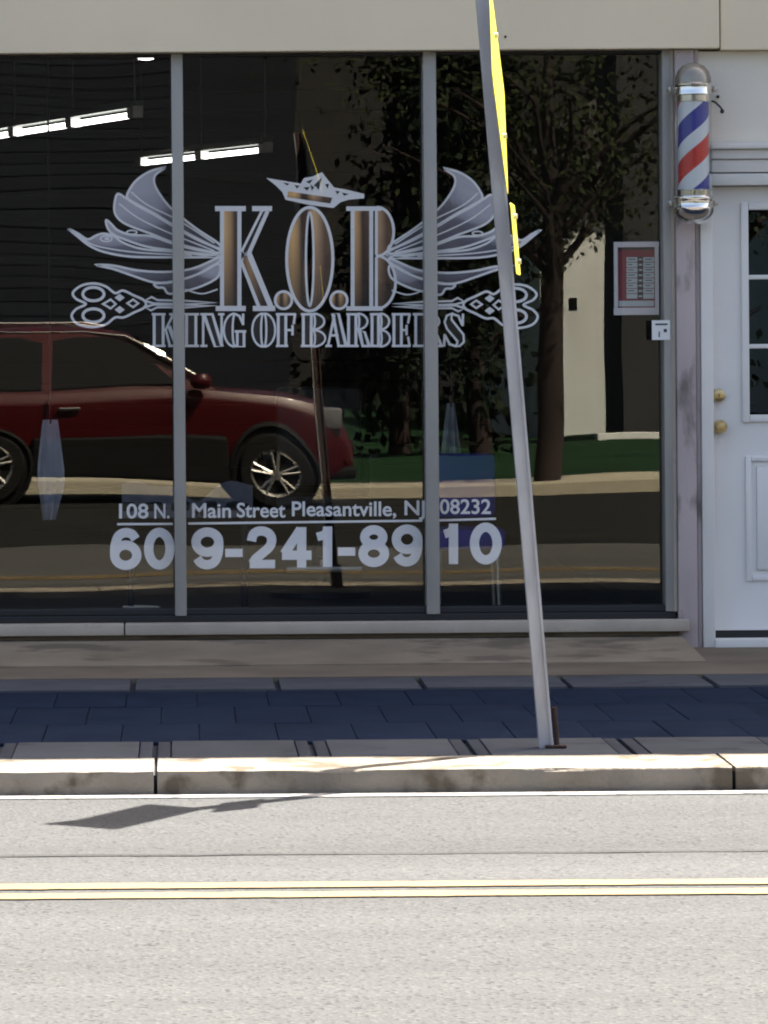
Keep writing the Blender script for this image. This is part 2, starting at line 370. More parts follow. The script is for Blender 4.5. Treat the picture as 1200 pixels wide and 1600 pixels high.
# bulkhead and sill
zb = PZ(990, 280)
bulk = mk('bulkhead', MB().box(-9, PX(1062, 1000), -.045, .25, zfloor - .05, zb - .001, .01), M['bulk'], shop)
xs_ = PX(195, 985)
xe_ = PX(1062, 1000)
mk('footing', MB().add([(-9, -.046, zfloor - .02), (xe_, -.046, zfloor - .02), (xe_, -.046, zfloor + .055), (-9, -.046, zfloor + .055), (-9, -1.12, zfloor - .02), (xe_, -1.02, zfloor - .02), (xe_, -1.02, zfloor + .006), (-9, -1.12, zfloor + .006)],
   [[0, 1, 2, 3], [7, 6, 5, 4], [3, 2, 6, 7], [0, 4, 5, 1], [1, 5, 6, 2], [0, 3, 7, 4]]), M['foot'], shop)
for a, b in ((-9, xs_ - .0025), (xs_ + .0025, PX(1073, 980))):
    mk('sill', MB().box(a, b, -.115, .03, zb, PZ(972, 280), .007), M['sill'], shop, smooth=True)
mk('sill_riser', MB().box(-9, PX(1056, 960), -.02, .12, PZ(972, 280) + .001, PZ(961, 280), .004), M['black'], shop)
# frame of the window
gz0, gz1 = PZ(961, 280) + .001, zf - .001
win = mk('window_frame', MB().box(xw0, xw1 - .03, -.012, .11, gz0, gz0 + .028, .004), M['black'], shop)
mk('head_rail', MB().box(xw0, xw1 - .03, -.012, .11, gz1 - .012, gz1, .003), M['black'], win)
def mull(pt, pb, w0, w1):
    # px at the top and the bottom of the mullion, half widths
    mb = MB(); x0, x1 = PX(pt, 88), PX(pb, 960)
    c = (x0 + x1) / 2
    a = (w0 + w1) / 2
    mk('mullion', MB().box(c - a, c + a, -.03, .11, gz0 - .004, gz1, .006), M['alu'], win, smooth=True)
    return c - a, c + a
m1 = mull(276, 283, .0265, .0265); m2 = mull(667, 680, .030, .030)
mR = (PX(1036, 500), PX(1052, 500)); mk('jamb', MB().box(mR[0], mR[1], -.03, .115, gz0, gz1, .005), M['alu'], win, smooth=True)
mL = mull(-118, -110, .027, .027)
GY = .045; YAW = .035
def pane(x0, x1, mm):
    c = (x0 + x1) / 2; mb = MB(); e = .004
    vs_ = []
    for x in (x0 - e, x1 + e):
        y = GY + (x - c) * YAW
        for z in (gz0 + .02, gz1 - .006):
            vs_ += [(x, y - .003, z), (x, y + .003, z)]
    # order: x0z0f,x0z0b,x0z1f,x0z1b,x1z0f,x1z0b,x1z1f,x1z1b
    mb.add(vs_, [[0, 4, 6, 2], [1, 3, 7, 5], [0, 2, 3, 1], [4, 5, 7, 6], [2, 6, 7, 3], [0, 1, 5, 4]])
    return mk('glass_pane', mb, mm, win)
pane(xw0, mL[0], M['glass']); pane(mL[1], m1[0], M['glass']); pane(m1[1], m2[0], M['glass']); pane(m2[1], mR[0], M['glass'])

# door: frame, leaf with raised mouldings, glass lites
fr_w = PX(1113, 640) - xd0
zth = PZ(988, 1150); 
dfr = mk('door_frame', MB().box(xd0 + .006, xd0 + fr_w, -.06, .14, zfloor - .01, PZ(271, 1150) - .001, .006).box(xdr - fr_w, xdr, -.06, .14, zfloor - .01, PZ(271, 1150) - .001, .006)
         .box(xd0 + fr_w + .001, xdr - fr_w - .001, -.055, .14, PZ(290, 1160), PZ(271, 1160) - .002, .005)
         .box(xd0 + fr_w - .002, xdr - fr_w + .002, -.075, .14, zfloor - .02, zth + .004 - .03, .004), M['trim'], shop, smooth=True)
dx0, dx1 = xd0 + fr_w + .004, xdr - fr_w - .004
dz0, dz1 = PZ(985, 1150), PZ(290, 1160) - .004
DYF = .02
lx0, lx1 = PX(1170, 500, DYF), None
lx1 = dx1 - (lx0 - dx0)
lz1, lz0 = PZ(328, 1180, DYF), PZ(648, 1180, DYF)
leaf = mk('door', MB().box(dx0, lx0, DYF, DYF + .045, dz0, dz1).box(lx1, dx1, DYF, DYF + .045, dz0, dz1).box(lx0 + .0, lx1, DYF, DYF + .045, lz1, dz1).box(lx0, lx1, DYF, DYF + .045, dz0, lz0), M['door'], shop)
def ring(x0, x1, z0, z1, wd, y0, y1, bev):
    return MB().box(x0, x0 + wd, y0, y1, z0, z1, bev).box(x1 - wd, x1, y0, y1, z0, z1, bev).box(x0 + wd + .0005, x1 - wd - .0005, y0 + .001, y1, z1 - wd, z1 - .001, bev).box(x0 + wd + .0005, x1 - wd - .0005, y0 + .001, y1, z0 + .001, z0 + wd, bev)
mk('lite_moulding', ring(lx0 - .034, lx1 + .034, lz0 - .034, lz1 + .034, .034, DYF - .014, DYF - .0005, .006), M['door'], leaf, smooth=True)
bz = [PZ(433, 1185, DYF), PZ(541, 1185, DYF)]
nx = 3
for z in bz: mk('muntin', MB().box(lx0, lx1, DYF + .002, DYF + .03, z - .010, z + .010, .004), M['door'], leaf, smooth=True)
for k in range(1, nx):
    xx = lx0 + (lx1 - lx0) * k / nx; mk('muntin', MB().box(xx - .010, xx + .010, DYF + .004, DYF + .028, lz0, lz1, .004), M['door'], leaf, smooth=True)
zz = [lz0, bz[1], bz[0], lz1]
for i in range(nx):
    for j in range(3):
        a = lx0 + (lx1 - lx0) * i / nx + (.009 if i else 0); b = lx0 + (lx1 - lx0) * (i + 1) / nx - (.009 if i < nx - 1 else 0)
        mk('door_pane', MB().box(a, b, DYF + .014, DYF + .020, zz[j] + .009, zz[j + 1] - .009), M['doorglass'], leaf)
px0 = PX(1165, 800, DYF); pz1, pz0 = PZ(712, 1180, DYF), PZ(908, 1180, DYF)
for a, b in ((px0, (px0 + dx1 - (px0 - dx0)) / 2 - .03), ((px0 + dx1 - (px0 - dx0)) / 2 + .03, dx1 - (px0 - dx0))):
    pn = mk('door_panel', ring(a, b, pz0, pz1, .026, DYF - .011, DYF - .0005, .0055), M['door'], leaf, smooth=True)
    mk('raised_field', MB().box(a + .05, b - .05, DYF - .008, DYF - .0004, pz0 + .05, pz1 - .05, .006), M['door'], leaf, smooth=True)
mk('door_sweep', MB().box(dx0, dx1, DYF + .005, DYF + .04, zth - .03, dz0 - .002), M['black'], leaf)
kx, kz = P(1127, 667, -.05)
mk('door_knob', MB().lathe([(.0, -.075), (.017, -.073), (.027, -.062), (.029, -.05), (.024, -.036), (.012, -.028), (.012, .0), (.031, .002), (.031, .015), (.0, .018)], (kx, DYF - .016, kz), 24, axis='Y'), M['brass'], leaf, smooth=True)
kx, kz = P(1125, 618, -.05)
db = mk('deadbolt', MB().lathe([(.0, -.02), (.018, -.02), (.027, -.016), (.030, .0), (.030, .015)], (kx, DYF - .015, kz), 24, axis='Y'), M['brass'], leaf, smooth=True)
mk('keyhole', MB().box(kx - .002, kx + .002, DYF - .0365, DYF - .034, kz - .008, kz + .008), M['black'], db)
# interior shell
iy = IN(9.0); izc = 3.42
mk('interior_floor', MB().box(-9, 14, .25, iy, zfloor - .1, zfloor + .04), M['ifloor'], shop)
mk('window_ledge', MB().box(-9, xp0, .112, .50, zfloor + .05, gz0 + .006, .004), M['idark'], shop)
mk('interior_ceiling', MB().box(-9, 14, .31, iy, izc, izc + .1), M['ceil'], shop)
mk('side_wall', MB().box(-5.2, -5.1, .3, iy, zfloor, izc), M['idark'], shop)
mk('side_wall', MB().box(xp1 + .0, xp1 + .10, .3, iy, zfloor, izc), M['idark'], shop)
mk('side_wall', MB().box(13.8, 13.9, .3, iy, zfloor, izc), M['idark'], shop)
bw = mk('back_wall', MB().box(-9, 14, iy, iy + .15, zfloor - .1, izc), M['idark'], shop)
k = 0; z = zfloor + .05; pl0 = None
while z < izc - .17:
    if pl0 is None: pl0 = mk('plank', MB().box(-5.1, xp1, iy - .025, iy - .002, z, z + .145, .006), M['navy'], bw)
    else: piece(pl0, bw, dz=k * .155)
    z += .155; k += 1

# ------------------------------------------------------------------ vinyl on the inside of the glass
VY = .078
def V(p): return P(p[0], p[1], VY)
def smoothpts(pts, closed=True, n=5):
    out = []; N = len(pts)
    rng = range(N) if closed else range(N - 1)
    for i in rng:
        g = lambda j: pts[j % N] if closed else pts[max(0, min(N - 1, j))]
        p0, p1, p2, p3 = g(i - 1), g(i), g(i + 1), g(i + 2)
        for k in range(n):
            t = k / n
            out.append(tuple(.5 * (2 * p1[a] + (p2[a] - p0[a]) * t + (2 * p0[a] - 5 * p1[a] + 4 * p2[a] - p3[a]) * t * t + (3 * p1[a] - p0[a] - 3 * p2[a] + p3[a]) * t ** 3) for a in (0, 1)))
    if not closed: out.append(pts[-1])
    return out
LAYN = [0]
def layy(lay):
    LAYN[0] += 1; return VY - .0006 * lay - (LAYN[0] % 60) * .000008
def stroke(mb, pts, wpx, closed=True, lay=0, mi=0, taper=None):
    n = len(pts); v = []; f = []
    y = layy(lay)
    for i in range(n):
        a = pts[(i - 1) % n] if closed or i > 0 else pts[i]; b = pts[(i + 1) % n] if closed or i < n - 1 else pts[i]
        tx, ty = b[0] - a[0], b[1] - a[1]; L = math.hypot(tx, ty) or 1
        nx_, ny_ = -ty / L, tx / L
        # mitre
        p = pts[i]
        d1 = Vector((p[0] - a[0], p[1] - a[1])); d2 = Vector((b[0] - p[0], b[1] - p[1])); k = 1
        if d1.length > 1e-6 and d2.length > 1e-6:
            c = max(-1, min(1, d1.normalized().dot(d2.normalized()))); k = min(2.0, 1 / max(.3, math.sqrt((1 + c) / 2)))
        hw = wpx / 2 * k * (taper(i / max(1, n - 1)) if taper else 1)
        for s in (1, -1):
            X, Z = V((p[0] + nx_ * hw * s, p[1] + ny_ * hw * s)); v.append((X, y, Z))
    m_ = n if closed else n - 1
    for i in range(m_):
        j = (i + 1) % n; f.append([2 * i, 2 * j, 2 * j + 1, 2 * i + 1])
    mb.add(v, f, mi)
def fill(mb, pts, lay=0, mi=0):
    from mathutils.geometry import tessellate_polygon
    q = [V(p) for p in pts]
    tris = tessellate_polygon([[Vector((a, b, 0)) for a, b in q]])
    yy = layy(lay); mb.add([(a, yy, b) for a, b in q], [list(t) for t in tris], mi)

def gold_mat():
    m = bpy.data.materials.new('gold_print'); m.use_nodes = True; n = m.node_tree.nodes; l = m.node_tree.links
    b = n['Principled BSDF']; b.inputs['Roughness'].default_value = .5
    tc = n.new('ShaderNodeTexCoord'); sp = n.new('ShaderNodeSeparateXYZ'); l.new(tc.outputs['Generated'], sp.inputs[0])
    r = n.new('ShaderNodeValToRGB'); e = r.color_ramp.elements
    e[0].position = 0; e[0].color = (.72, .43, .18, 1); e[1].position = 1; e[1].color = (.10, .055, .032, 1)
    for p_, c in ((.16, (.92, .54, .20)), (.26, (.55, .31, .14)), (.33, (.07, .035, .02)), (.44, (.10, .05, .03)), (.58, (.80, .47, .20)), (.68, (.50, .30, .17)), (.80, (.15, .075, .04))):
        q = e.new(p_); q.color = (*c, 1)
    l.new(sp.outputs[0], r.inputs[0])
    r2 = n.new('ShaderNodeValToRGB'); e2 = r2.color_ramp.elements
    e2[0].position = 0; e2[0].color = (.12, .13, .17, 1); e2[1].position = .75; e2[1].color = (1, 1, 1, 1)
    q = e2.new(.35); q.color = (.52, .50, .50, 1)
    l.new(sp.outputs[2], r2.inputs[0])
    mx = n.new('ShaderNodeMix'); mx.data_type = 'RGBA'; mx.blend_type = 'MULTIPLY'; mx.inputs[0].default_value = 1
    l.new(r.outputs[0], mx.inputs[6]); l.new(r2.outputs[0], mx.inputs[7]); l.new(mx.outputs[2], b.inputs['Base Color'])
    return m
M['gold'] = gold_mat()
def feather_mat():
    m = bpy.data.materials.new('feather_print'); m.use_nodes = True; n = m.node_tree.nodes; l = m.node_tree.links
    b = n['Principled BSDF']; b.inputs['Roughness'].default_value = .5
    tc = n.new('ShaderNodeTexCoord'); sp = n.new('ShaderNodeSeparateXYZ'); l.new(tc.outputs['Generated'], sp.inputs[0])
    no = n.new('ShaderNodeTexNoise'); no.inputs['Scale'].default_value = 2.2; no.inputs['Detail'].default_value = 1; l.new(tc.outputs['Generated'], no.inputs['Vector'])
    ad = n.new('ShaderNodeMath'); ad.operation = 'MULTIPLY_ADD'; ad.inputs[1].default_value = .8; l.new(no.outputs['Fac'], ad.inputs[0]); 
    sb = n.new('ShaderNodeMath'); sb.operation = 'SUBTRACT'; sb.inputs[1].default_value = .4; l.new(sp.outputs[2], sb.inputs[0]); l.new(sb.outputs[0], ad.inputs[2])
    r = n.new('ShaderNodeValToRGB'); e = r.color_ramp.elements
    e[0].position = .15; e[0].color = (.08, .075, .10, 1); e[1].position = .75; e[1].color = (.52, .50, .56, 1)
    q = e.new(.42); q.color = (.18, .17, .21, 1); q = e.new(.5); q.color = (.36, .34, .40, 1)
    l.new(ad.outputs[0], r.inputs[0]); l.new(r.outputs[0], b.inputs['Base Color']); return m
M['feather'] = feather_mat()

KS = [M['vinylgrey'], M['gold'], M['black_ink']]
logo = mk('logo_lettering', MB(), M['vinylgrey'], shop)
logo['label'] = 'gold and white K.O.B initials printed on the middle window pane'
# K
mb = MB()
for poly in ([(347, 328), (374, 328), (374, 481), (347, 481)], [(377, 409), (387, 392), (424, 481), (405, 481)]):
    fill(mb, poly, 1, 1); stroke(mb, poly, 4.6, True, 3, 0)
arm = [(378, 392), (409, 330), (418, 330), (386, 402)]
fill(mb, arm, 1, 2); stroke(mb, arm, 3.4, True, 3, 0)
for s in ([(336, 326), (384, 326)], [(394, 326), (425, 326)], [(337, 482), (384, 482)], [(395, 482), (430, 482)]): stroke(mb, s, 8, False, 4, 0)
mk('letter', mb, KS, logo)
def ell(cx, cy_, rx, ry, n=48, a0=0, a1=360, pw=1.0):
    out = []
    for k in range(n + (0 if a1 - a0 >= 360 else 1)):
        a = math.radians(a0 + (a1 - a0) * k / n); out.append((cx + rx * math.cos(a), cy_ - ry * math.sin(a)))
    return out
def bandfill(mb, outer, inner, lay, mi):
    n = len(outer); q = [V(p) for p in outer] + [V(p) for p in inner]
    mb.add([(a, VY - .0006 * lay, b) for a, b in q], [[i, (i + 1) % n, (i + 1) % n + n, i + n] for i in range(n)], mi)
# O
mb = MB(); o_, i_ = ell(484, 405, 36, 81), ell(484, 405, 6, 73)
bandfill(mb, o_, i_, 1, 1); stroke(mb, o_, 4.8, True, 3, 0); stroke(mb, i_, 3.6, True, 3, 0)
mk('letter', mb, KS, logo)
# B
mb = MB()
st = [(551, 328), (580, 328), (580, 481), (551, 481)]
fill(mb, st, 1, 1); stroke(mb, st, 4.4, True, 3, 0)
for c_, ry, rx in ((362, 38, 25), (441, 41, 28)):
    bowl = [(588, c_ - ry + 3)] + ell(590, c_, rx, ry, 24, 90, -90)[0:] + [(588, c_ + ry - 3)]
    fill(mb, bowl, 1, 1); stroke(mb, bowl, 4.4, True, 3, 0)
for s in ([(541, 326), (596, 326)], [(541, 482), (598, 482)]): stroke(mb, s, 7, False, 4, 0)
mk('letter', mb, KS, logo)
for cx in (443, 529.5):
    mb = MB(); c_ = ell(cx, 469, 13, 13.5, 28); fill(mb, c_, 1, 1); stroke(mb, c_, 4.2, True, 3, 0); mk('full_stop', mb, KS, logo)

# crown
crown = mk('crown_logo', MB(), M['vinylgrey'], shop); crown['label'] = 'small tilted crown printed above the letter O'
cr = [(416, 278), (434, 281), (452, 284), (470, 287), (475, 278), (488, 276), (503, 269), (513, 282), (522, 293), (540, 296), (569, 303), (569, 310), (545, 312), (532, 316), (521, 325), (482, 320), (446, 312), (441, 300), (431, 290)]
mb = MB(); fill(mb, cr, 1, 0); mk('outline', mb, M['vinylgrey'], crown)
mb = MB(); fill(mb, [(450, 299), (519, 309), (516, 318), (449, 308)], 3, 0); mk('crown_band', mb, M['gold'], crown)
for p_ in ([(442, 285), (452, 287), (449, 290)], [(460, 289), (468, 290), (464, 295)], [(478, 284), (489, 280), (484, 287)], [(490, 290), (503, 277), (498, 297), (494, 292)], [(508, 288), (514, 287), (512, 295)], [(524, 298), (531, 299), (527, 304)], [(534, 301), (545, 303), (538, 306)], [(474, 293), (484, 292), (480, 298)], [(485, 288), (491, 293), (487, 298)]):
    mb = MB(); fill(mb, p_, 3, 0); mk('crown_mark', mb, M['idark'], crown)

# wings and scissors, the right ones mirrored about x = 476
feathers = [
 [(258, 262), (234, 268), (214, 281), (202, 297), (199, 309), (214, 319), (240, 333), (268, 350), (305, 371), (341, 388), (341, 380), (305, 356), (268, 326), (250, 304), (241, 286), (243, 273)],
 [(184, 303), (179, 318), (180, 334), (190, 346), (208, 355), (238, 366), (268, 378), (305, 388), (341, 395), (341, 389), (305, 373), (268, 352), (240, 335), (214, 321), (197, 310)],
 [(166, 344), (167, 353), (174, 364), (192, 373), (228, 385), (268, 391), (341, 399), (341, 396), (305, 390), (268, 380), (236, 369), (205, 367), (184, 360), (174, 350)],
 [(108, 358), (122, 370), (140, 384), (164, 394), (205, 401), (268, 402), (305, 402), (341, 401), (305, 397), (268, 393), (222, 389), (192, 379), (178, 369), (162, 365), (150, 368), (137, 374), (122, 365)],
 [(150, 414), (178, 415), (212, 422), (255, 425), (300, 420), (341, 403), (341, 410), (310, 428), (268, 440), (240, 441), (208, 431), (176, 420)],
 [(242, 443), (268, 441), (305, 430), (341, 412), (341, 432), (315, 447), (288, 455), (264, 459), (256, 450), (246, 449)],
]
lines_ = [[(289, 452), (315, 459), (340, 452)], [(112, 360), (140, 380), (168, 388), (220, 395), (300, 399)], [(205, 300), (230, 320), (280, 345), (335, 380)], [(186, 318), (215, 340), (260, 362), (335, 392)]]
diamonds = [([(187, 459), (195, 465), (187, 471), (179, 465)], 1), ([(187, 478), (195, 484), (187, 490), (179, 484)], 1), ([(173, 468), (181, 475), (173, 482), (161, 475)], 0), ([(208, 468), (216, 474), (208, 480), (199, 474)], 0)]
sc_out = [(226, 470), (208, 461), (192, 454), (180, 458), (166, 448), (148, 443), (128, 446), (114, 457), (119, 467), (134, 475), (119, 483), (112, 494), (121, 506), (143, 511), (165, 507), (180, 496), (193, 496), (210, 488), (226, 480)]
def wing(mirror):
    f = (lambda p: (952 - p[0], p[1] + 1.5)) if mirror else (lambda p: p)
    side = 'right' if mirror else 'left'
    wg = mk('logo_wing', MB(), M['vinylgrey'], shop)
    wg['label'] = 'grey feathered wing printed on the glass at the ' + side + ' of the initials'
    for ft in feathers:
        p_ = smoothpts([f(q) for q in ft], True, 4); mb = MB(); fill(mb, p_, 1, 1); stroke(mb, p_, 3.6, True, 2, 0)
        mk('feather', mb, [M['vinylgrey'], M['feather']], wg)
    for ln in lines_:
        mb = MB(); stroke(mb, smoothpts([f(q) for q in ln], False, 6), 2.4, False, 3, 0); mk('feather_line', mb, M['vinylgrey'], wg)
    for ec, st_ in (((166, 373, 9, 4.5), 1), ((167, 373, 4, 2.4), 0), ((206, 363, 8, 3), 1)):
        mb = MB(); e = [f(q) for q in ell(*ec, 20)]
        stroke(mb, e, 2.4, True, 3) if st_ else fill(mb, e, 3)
        mk('wing_scroll', mb, M['vinylgrey'], wg)
    sc = mk('logo_scissors', MB(), M['vinylgrey'], shop); sc['label'] = 'white outlined barber scissors printed below the ' + side + ' wing'
    mb = MB(); stroke(mb, smoothpts([f(q) for q in sc_out], True, 5), 3.8, True, 3); mk('handle_outline', mb, M['vinylgrey'], sc)
    for c_ in ((146, 459.5), (146, 493)):
        mb = MB(); stroke(mb, [f(q) for q in ell(c_[0], c_[1], 16.5, 10.5, 32)], 4.6, True, 4); mk('finger_ring', mb, M['vinylgrey'], sc)
    for d_, full in diamonds:
        mb = MB(); q = [f(a) for a in d_]
        fill(mb, q, 4) if full else stroke(mb, q, 3.2, True, 4)
        mk('rivet_diamond', mb, M['vinylgrey'], sc)
    for bl in ([(226, 470), (237, 464), (246, 469), (290, 470), (338, 473), (290, 475.5), (240, 474)], [(226, 480), (236, 485), (246, 480), (290, 480.5), (338, 477.5), (290, 476.5), (240, 476)]):
        mb = MB(); stroke(mb, [f(q) for q in bl], 3.2, True, 4); mk('blade', mb, M['vinylgrey'], sc)
wing(False); wing(True)

# KING OF BARBERS: fat inline letters, black fill with white edges
name_sign = mk('name_lettering', MB(), M['vinyl'], shop); name_sign['label'] = 'KING OF BARBERS in white edged black display letters across the glass'
def cres(cx, cy_, rx, ry, a0, a1, k, n=12):                   # crescent between an arc and a straighter chord arc
    o = [(cx + rx * math.cos(math.radians(a0 + (a1 - a0) * i / n)), cy_ + ry * math.sin(math.radians(a0 + (a1 - a0) * i / n))) for i in range(n + 1)]
    i_ = [(cx + rx * k * math.cos(math.radians(a1 + (a0 - a1) * i / n)), cy_ + ry * .93 * math.sin(math.radians(a1 + (a0 - a1) * i / n))) for i in range(n + 1)]
    return o + i_
S = lambda a, b: [(a, 0), (b, 0), (b, 1), (a, 1)]
G = {
 'K': ([S(.10, .46), [(.56, .52), (.70, .62), (1.0, 0), (.74, 0)]], [[(.55, .5), (.88, 1)], [(0, .02), (.56, .02)], [(0, .98), (.56, .98)], [(.66, .02), (1.05, .02)], [(.7, .98), (1.0, .98)]]),
 'I': ([S(.22, .80)], [[(0, .02), (1, .02)], [(0, .98), (1, .98)]]),
 'N': ([[(.14, 1), (.50, 1), (.92, 0), (.62, 0)]], [[(.12, 0), (.12, 1)], [(.90, 0), (.90, 1)], [(0, .02), (.3, .02)], [(0, .98), (.5, .98)], [(.75, .98), (1.02, .98)]]),
 'G': ([cres(.5, .5, .48, .5, 95, 265, .18), [(.62, 0), (.92, 0), (.92, .45), (.62, .45)]], [[(.5, 1), (.72, .92), (.86, .7)], [(.88, 1), (.88, .65)], [(.5, .46), (1.02, .46)], [(.5, 0), (.62, .05)]]),
 'O': ([cres(.46, .5, .46, .5, 95, 265, .16), cres(.54, .5, .46, .5, -85, 85, .16)], [[(.4, .99), (.6, .99)], [(.4, .01), (.6, .01)]]),
 'F': ([S(.12, .5)], [[(0, .02), (.62, .02)], [(0, .98), (1, .98)], [(.97, 1), (.90, .68)], [(.5, .5), (.84, .5)], [(.84, .66), (.84, .34)]]),
 'B': ([S(.10, .42), cres(.5, .76, .44, .24, -85, 85, .15), cres(.5, .25, .48, .25, -85, 85, .15)], [[(0, .02), (.56, .02)], [(0, .98), (.56, .98)], [(.44, .51), (.7, .51)]]),
 'A': ([[(.34, 1), (.62, 1), (1.0, 0), (.64, 0)]], [[(.42, .96), (.10, 0)], [(.22, .34), (.62, .34)], [(-.02, .02), (.3, .02)], [(.56, .02), (1.04, .02)]]),
 'R': ([S(.10, .42), cres(.5, .76, .42, .24, -85, 85, .15), [(.56, .5), (.80, .44), (1.0, 0), (.72, 0)]], [[(0, .02), (.54, .02)], [(0, .98), (.56, .98)], [(.44, .51), (.66, .51)], [(.7, .02), (1.05, .02)]]),
 'E': ([S(.12, .52)], [[(0, .02), (1, .02)], [(0, .98), (1, .98)], [(.97, 1), (.88, .70)], [(.97, 0), (.88, .3)], [(.5, .5), (.8, .5)], [(.8, .66), (.8, .34)]]),
 'S': ([[(.10, .74), (.20, .94), (.42, 1), (.40, .82), (.92, .36), (.94, .14), (.76, .02), (.60, 0), (.66, .16), (.20, .54)]], [[(.42, .99), (.7, .93), (.86, .66)], [(.9, 1), (.88, .62)], [(.6, .01), (.32, .07), (.12, .34)], [(.08, 0), (.10, .38)]]),
}
word = [('K', 237, 276), ('I', 286, 311), ('N', 313, 350), ('G', 349, 384), ('O', 394, 430), ('F', 431, 462), ('B', 470, 509), ('A', 509, 541), ('R', 541, 577), ('B', 578, 610), ('E', 612, 641), ('R', 645, 690), ('S', 691, 727)]
for ch, x0, x1 in word:
    mb = MB(); polys, lns = G[ch]
    T = lambda q: (x0 + q[0] * (x1 - x0), 541.5 - q[1] * 51.5)
    for p_ in polys:
        q = [T(a) for a in p_]; fill(mb, q, 1, 1); stroke(mb, q, 3.3, True, 3, 0)
    for ln in lns: stroke(mb, [T(a) for a in ln], 3.8, False, 4, 0)
    mk('letter', mb, [M['vinyl'], M['black_ink']], name_sign)

# street address and telephone number
def text(body, x0, x1, ybase, cap, bold, parent, name, m, ref=None):
    cu = bpy.data.curves.new('t', 'FONT'); cu.body = body; cu.dimensions = '2D'; cu.fill_mode = 'BOTH'; cu.offset = bold; cu.resolution_u = 4
    to = bpy.data.objects.new('t', cu); C.objects.link(to)
    dg = bpy.context.evaluated_depsgraph_get(); dg.update()
    me = bpy.data.meshes.new_from_object(to.evaluated_get(dg))
    bpy.data.objects.remove(to)
    xs = [v.co.x for v in me.vertices]; ysv = [v.co.y for v in me.vertices]
    mnx, mxx = min(xs), max(xs); caph = ref or max(ysv)
    mb = MB(); v = []
    for q in me.vertices:
        X, Z = V((x0 + (q.co.x - mnx) / (mxx - mnx) * (x1 - x0), ybase - q.co.y / caph * cap)); v.append((X, VY - .001, Z))
    mb.add(v, [list(p.vertices) for p in me.polygons]); bpy.data.meshes.remove(me)
    return mk(name, mb, m, parent)
adr = mk('address_lettering', MB(), M['vinyl'], shop); adr['label'] = 'white street address lettering with thin rule under it'
for b_, a, c_, y_ in (('108', 186, 232, 809.5), ('N.', 241, 265, 809.5), ('Main', 300, 361, 808.5), ('Street', 370, 446, 808), ('Pleasantville,', 456, 619, 806), ('NJ', 632, 664, 804.5), ('08232', 687, 767, 802.5)):
    text(b_, a, c_, y_, 22.5, .018, adr, 'word', M['vinyl'], ref=.70)
for a, b in (((183, 819), (270, 818.5)), ((294, 818), (660, 813.5)), ((685, 813), (775, 810.5))):
    mb = MB(); stroke(mb, [a, b], 3.6, False, 2); mk('rule', mb, M['vinyl'], adr)
tel = mk('telephone_lettering', MB(), M['vinyl'], shop); tel['label'] = 'large bold white telephone number 609-241-8910 on the glass'
DG = {'0': [(ell(.5, .5, .5, .5, 40), 1)],
 '6': [(ell(.5, .69, .5, .31, 36), 1), (smoothpts([(0, .68), (.02, .38), (.18, .10), (.48, 0), (.78, .05), (.95, .2)], False, 6), 0)],
 '9': [(ell(.5, .31, .5, .31, 36), 1), (smoothpts([(1, .32), (.98, .62), (.82, .90), (.52, 1), (.22, .95), (.05, .8)], False, 6), 0)],
 '8': [(ell(.5, .225, .42, .225, 32), 1), (ell(.5, .73, .5, .27, 36), 1)],
 '2': [(smoothpts([(.02, .30), (.10, .10), (.32, 0), (.62, 0), (.88, .10), (.96, .28), (.86, .47), (.55, .66), (.22, .84), (.08, .99)], False, 6), 0), ([(-.06, 1.0), (1.12, 1.0)], 0)],
 '4': [([(.74, -.12), (.74, 1.12)], 0), ([(-.1, .74), (1.16, .74)], 0), ([(.70, -.06), (.0, .70)], 0)],
 '1': [([(.78, -.12), (.78, 1.12)], 0), (smoothpts([(.74, .0), (.55, .13), (.05, .20)], False, 5), 0)]}
def digit(ch, x0, x1, ybase, hgt, sw):
    h = sw / 2; mb = MB()
    T = lambda q: (x0 + h + q[0] * (x1 - x0 - sw), ybase - hgt + h + q[1] * (hgt - sw))
    for k, (p_, cl) in enumerate(DG[ch]): stroke(mb, [T(q) for q in p_], sw * (.92 if ch in '12' and k == 1 else 1), bool(cl), 2 + k)
    mk('digit', mb, M['vinyl'], tel)
for b_, a, c_, y_ in (('6', 172, 221, 890.5), ('0', 225, 273, 890), ('9', 299, 349, 889.5), ('2', 385, 433, 888.5), ('4', 437, 488, 888), ('1', 487, 524, 887), ('8', 560, 608, 886), ('9', 612, 660, 885), ('1', 686, 720, 882.5), ('0', 734, 784, 882)):
    digit(b_, a, c_, y_, 65.5, 14.5)
for a, b in (((352, 864), (379, 863.8)), ((528, 862), (555, 861.8))):
    mb = MB(); stroke(mb, [a, b], 13, False, 2); mk('dash', mb, M['vinyl'], tel)

# ------------------------------------------------------------------ poster and card in the window
PY = .088
def rect(px0_, py0_, px1_, py1_, y0, y1, bev=0, mb=None, mi=0):
    (a, zt), (b, zb_) = P(px0_, py0_, y0), P(px1_, py1_, y0)
    return (mb or MB()).box(a, b, y0, y1, zb_, zt, bev, mi)
M['frame'] = mat('poster_frame', (.66, .62, .62), .5); M['prt_red'] = mat('poster_red', (.20, .022, .035), .6)
M['prt_pale'] = mat('poster_pale', (.48, .53, .52), .6); M['prt_dk'] = mat('poster_dark', (.03, .035, .04), .6)
pos = thing('price_poster', 'framed red and white price list hung inside the right pane', 'poster', (PX(994, 434), PY, PZ(490, 994)))
fr = MB(); 
for r_ in ((959, 378, 1030, 386), (959, 481, 1030, 492), (959, 386.3, 966, 480.7), (1023, 386.3, 1030, 480.7)): rect(*r_, PY, PY + .014, .002, fr)
mk('frame', fr, M['frame'], pos)
mk('sheet', rect(966, 386, 1023, 481, PY + .007, PY + .012), M['prt_red'], pos)
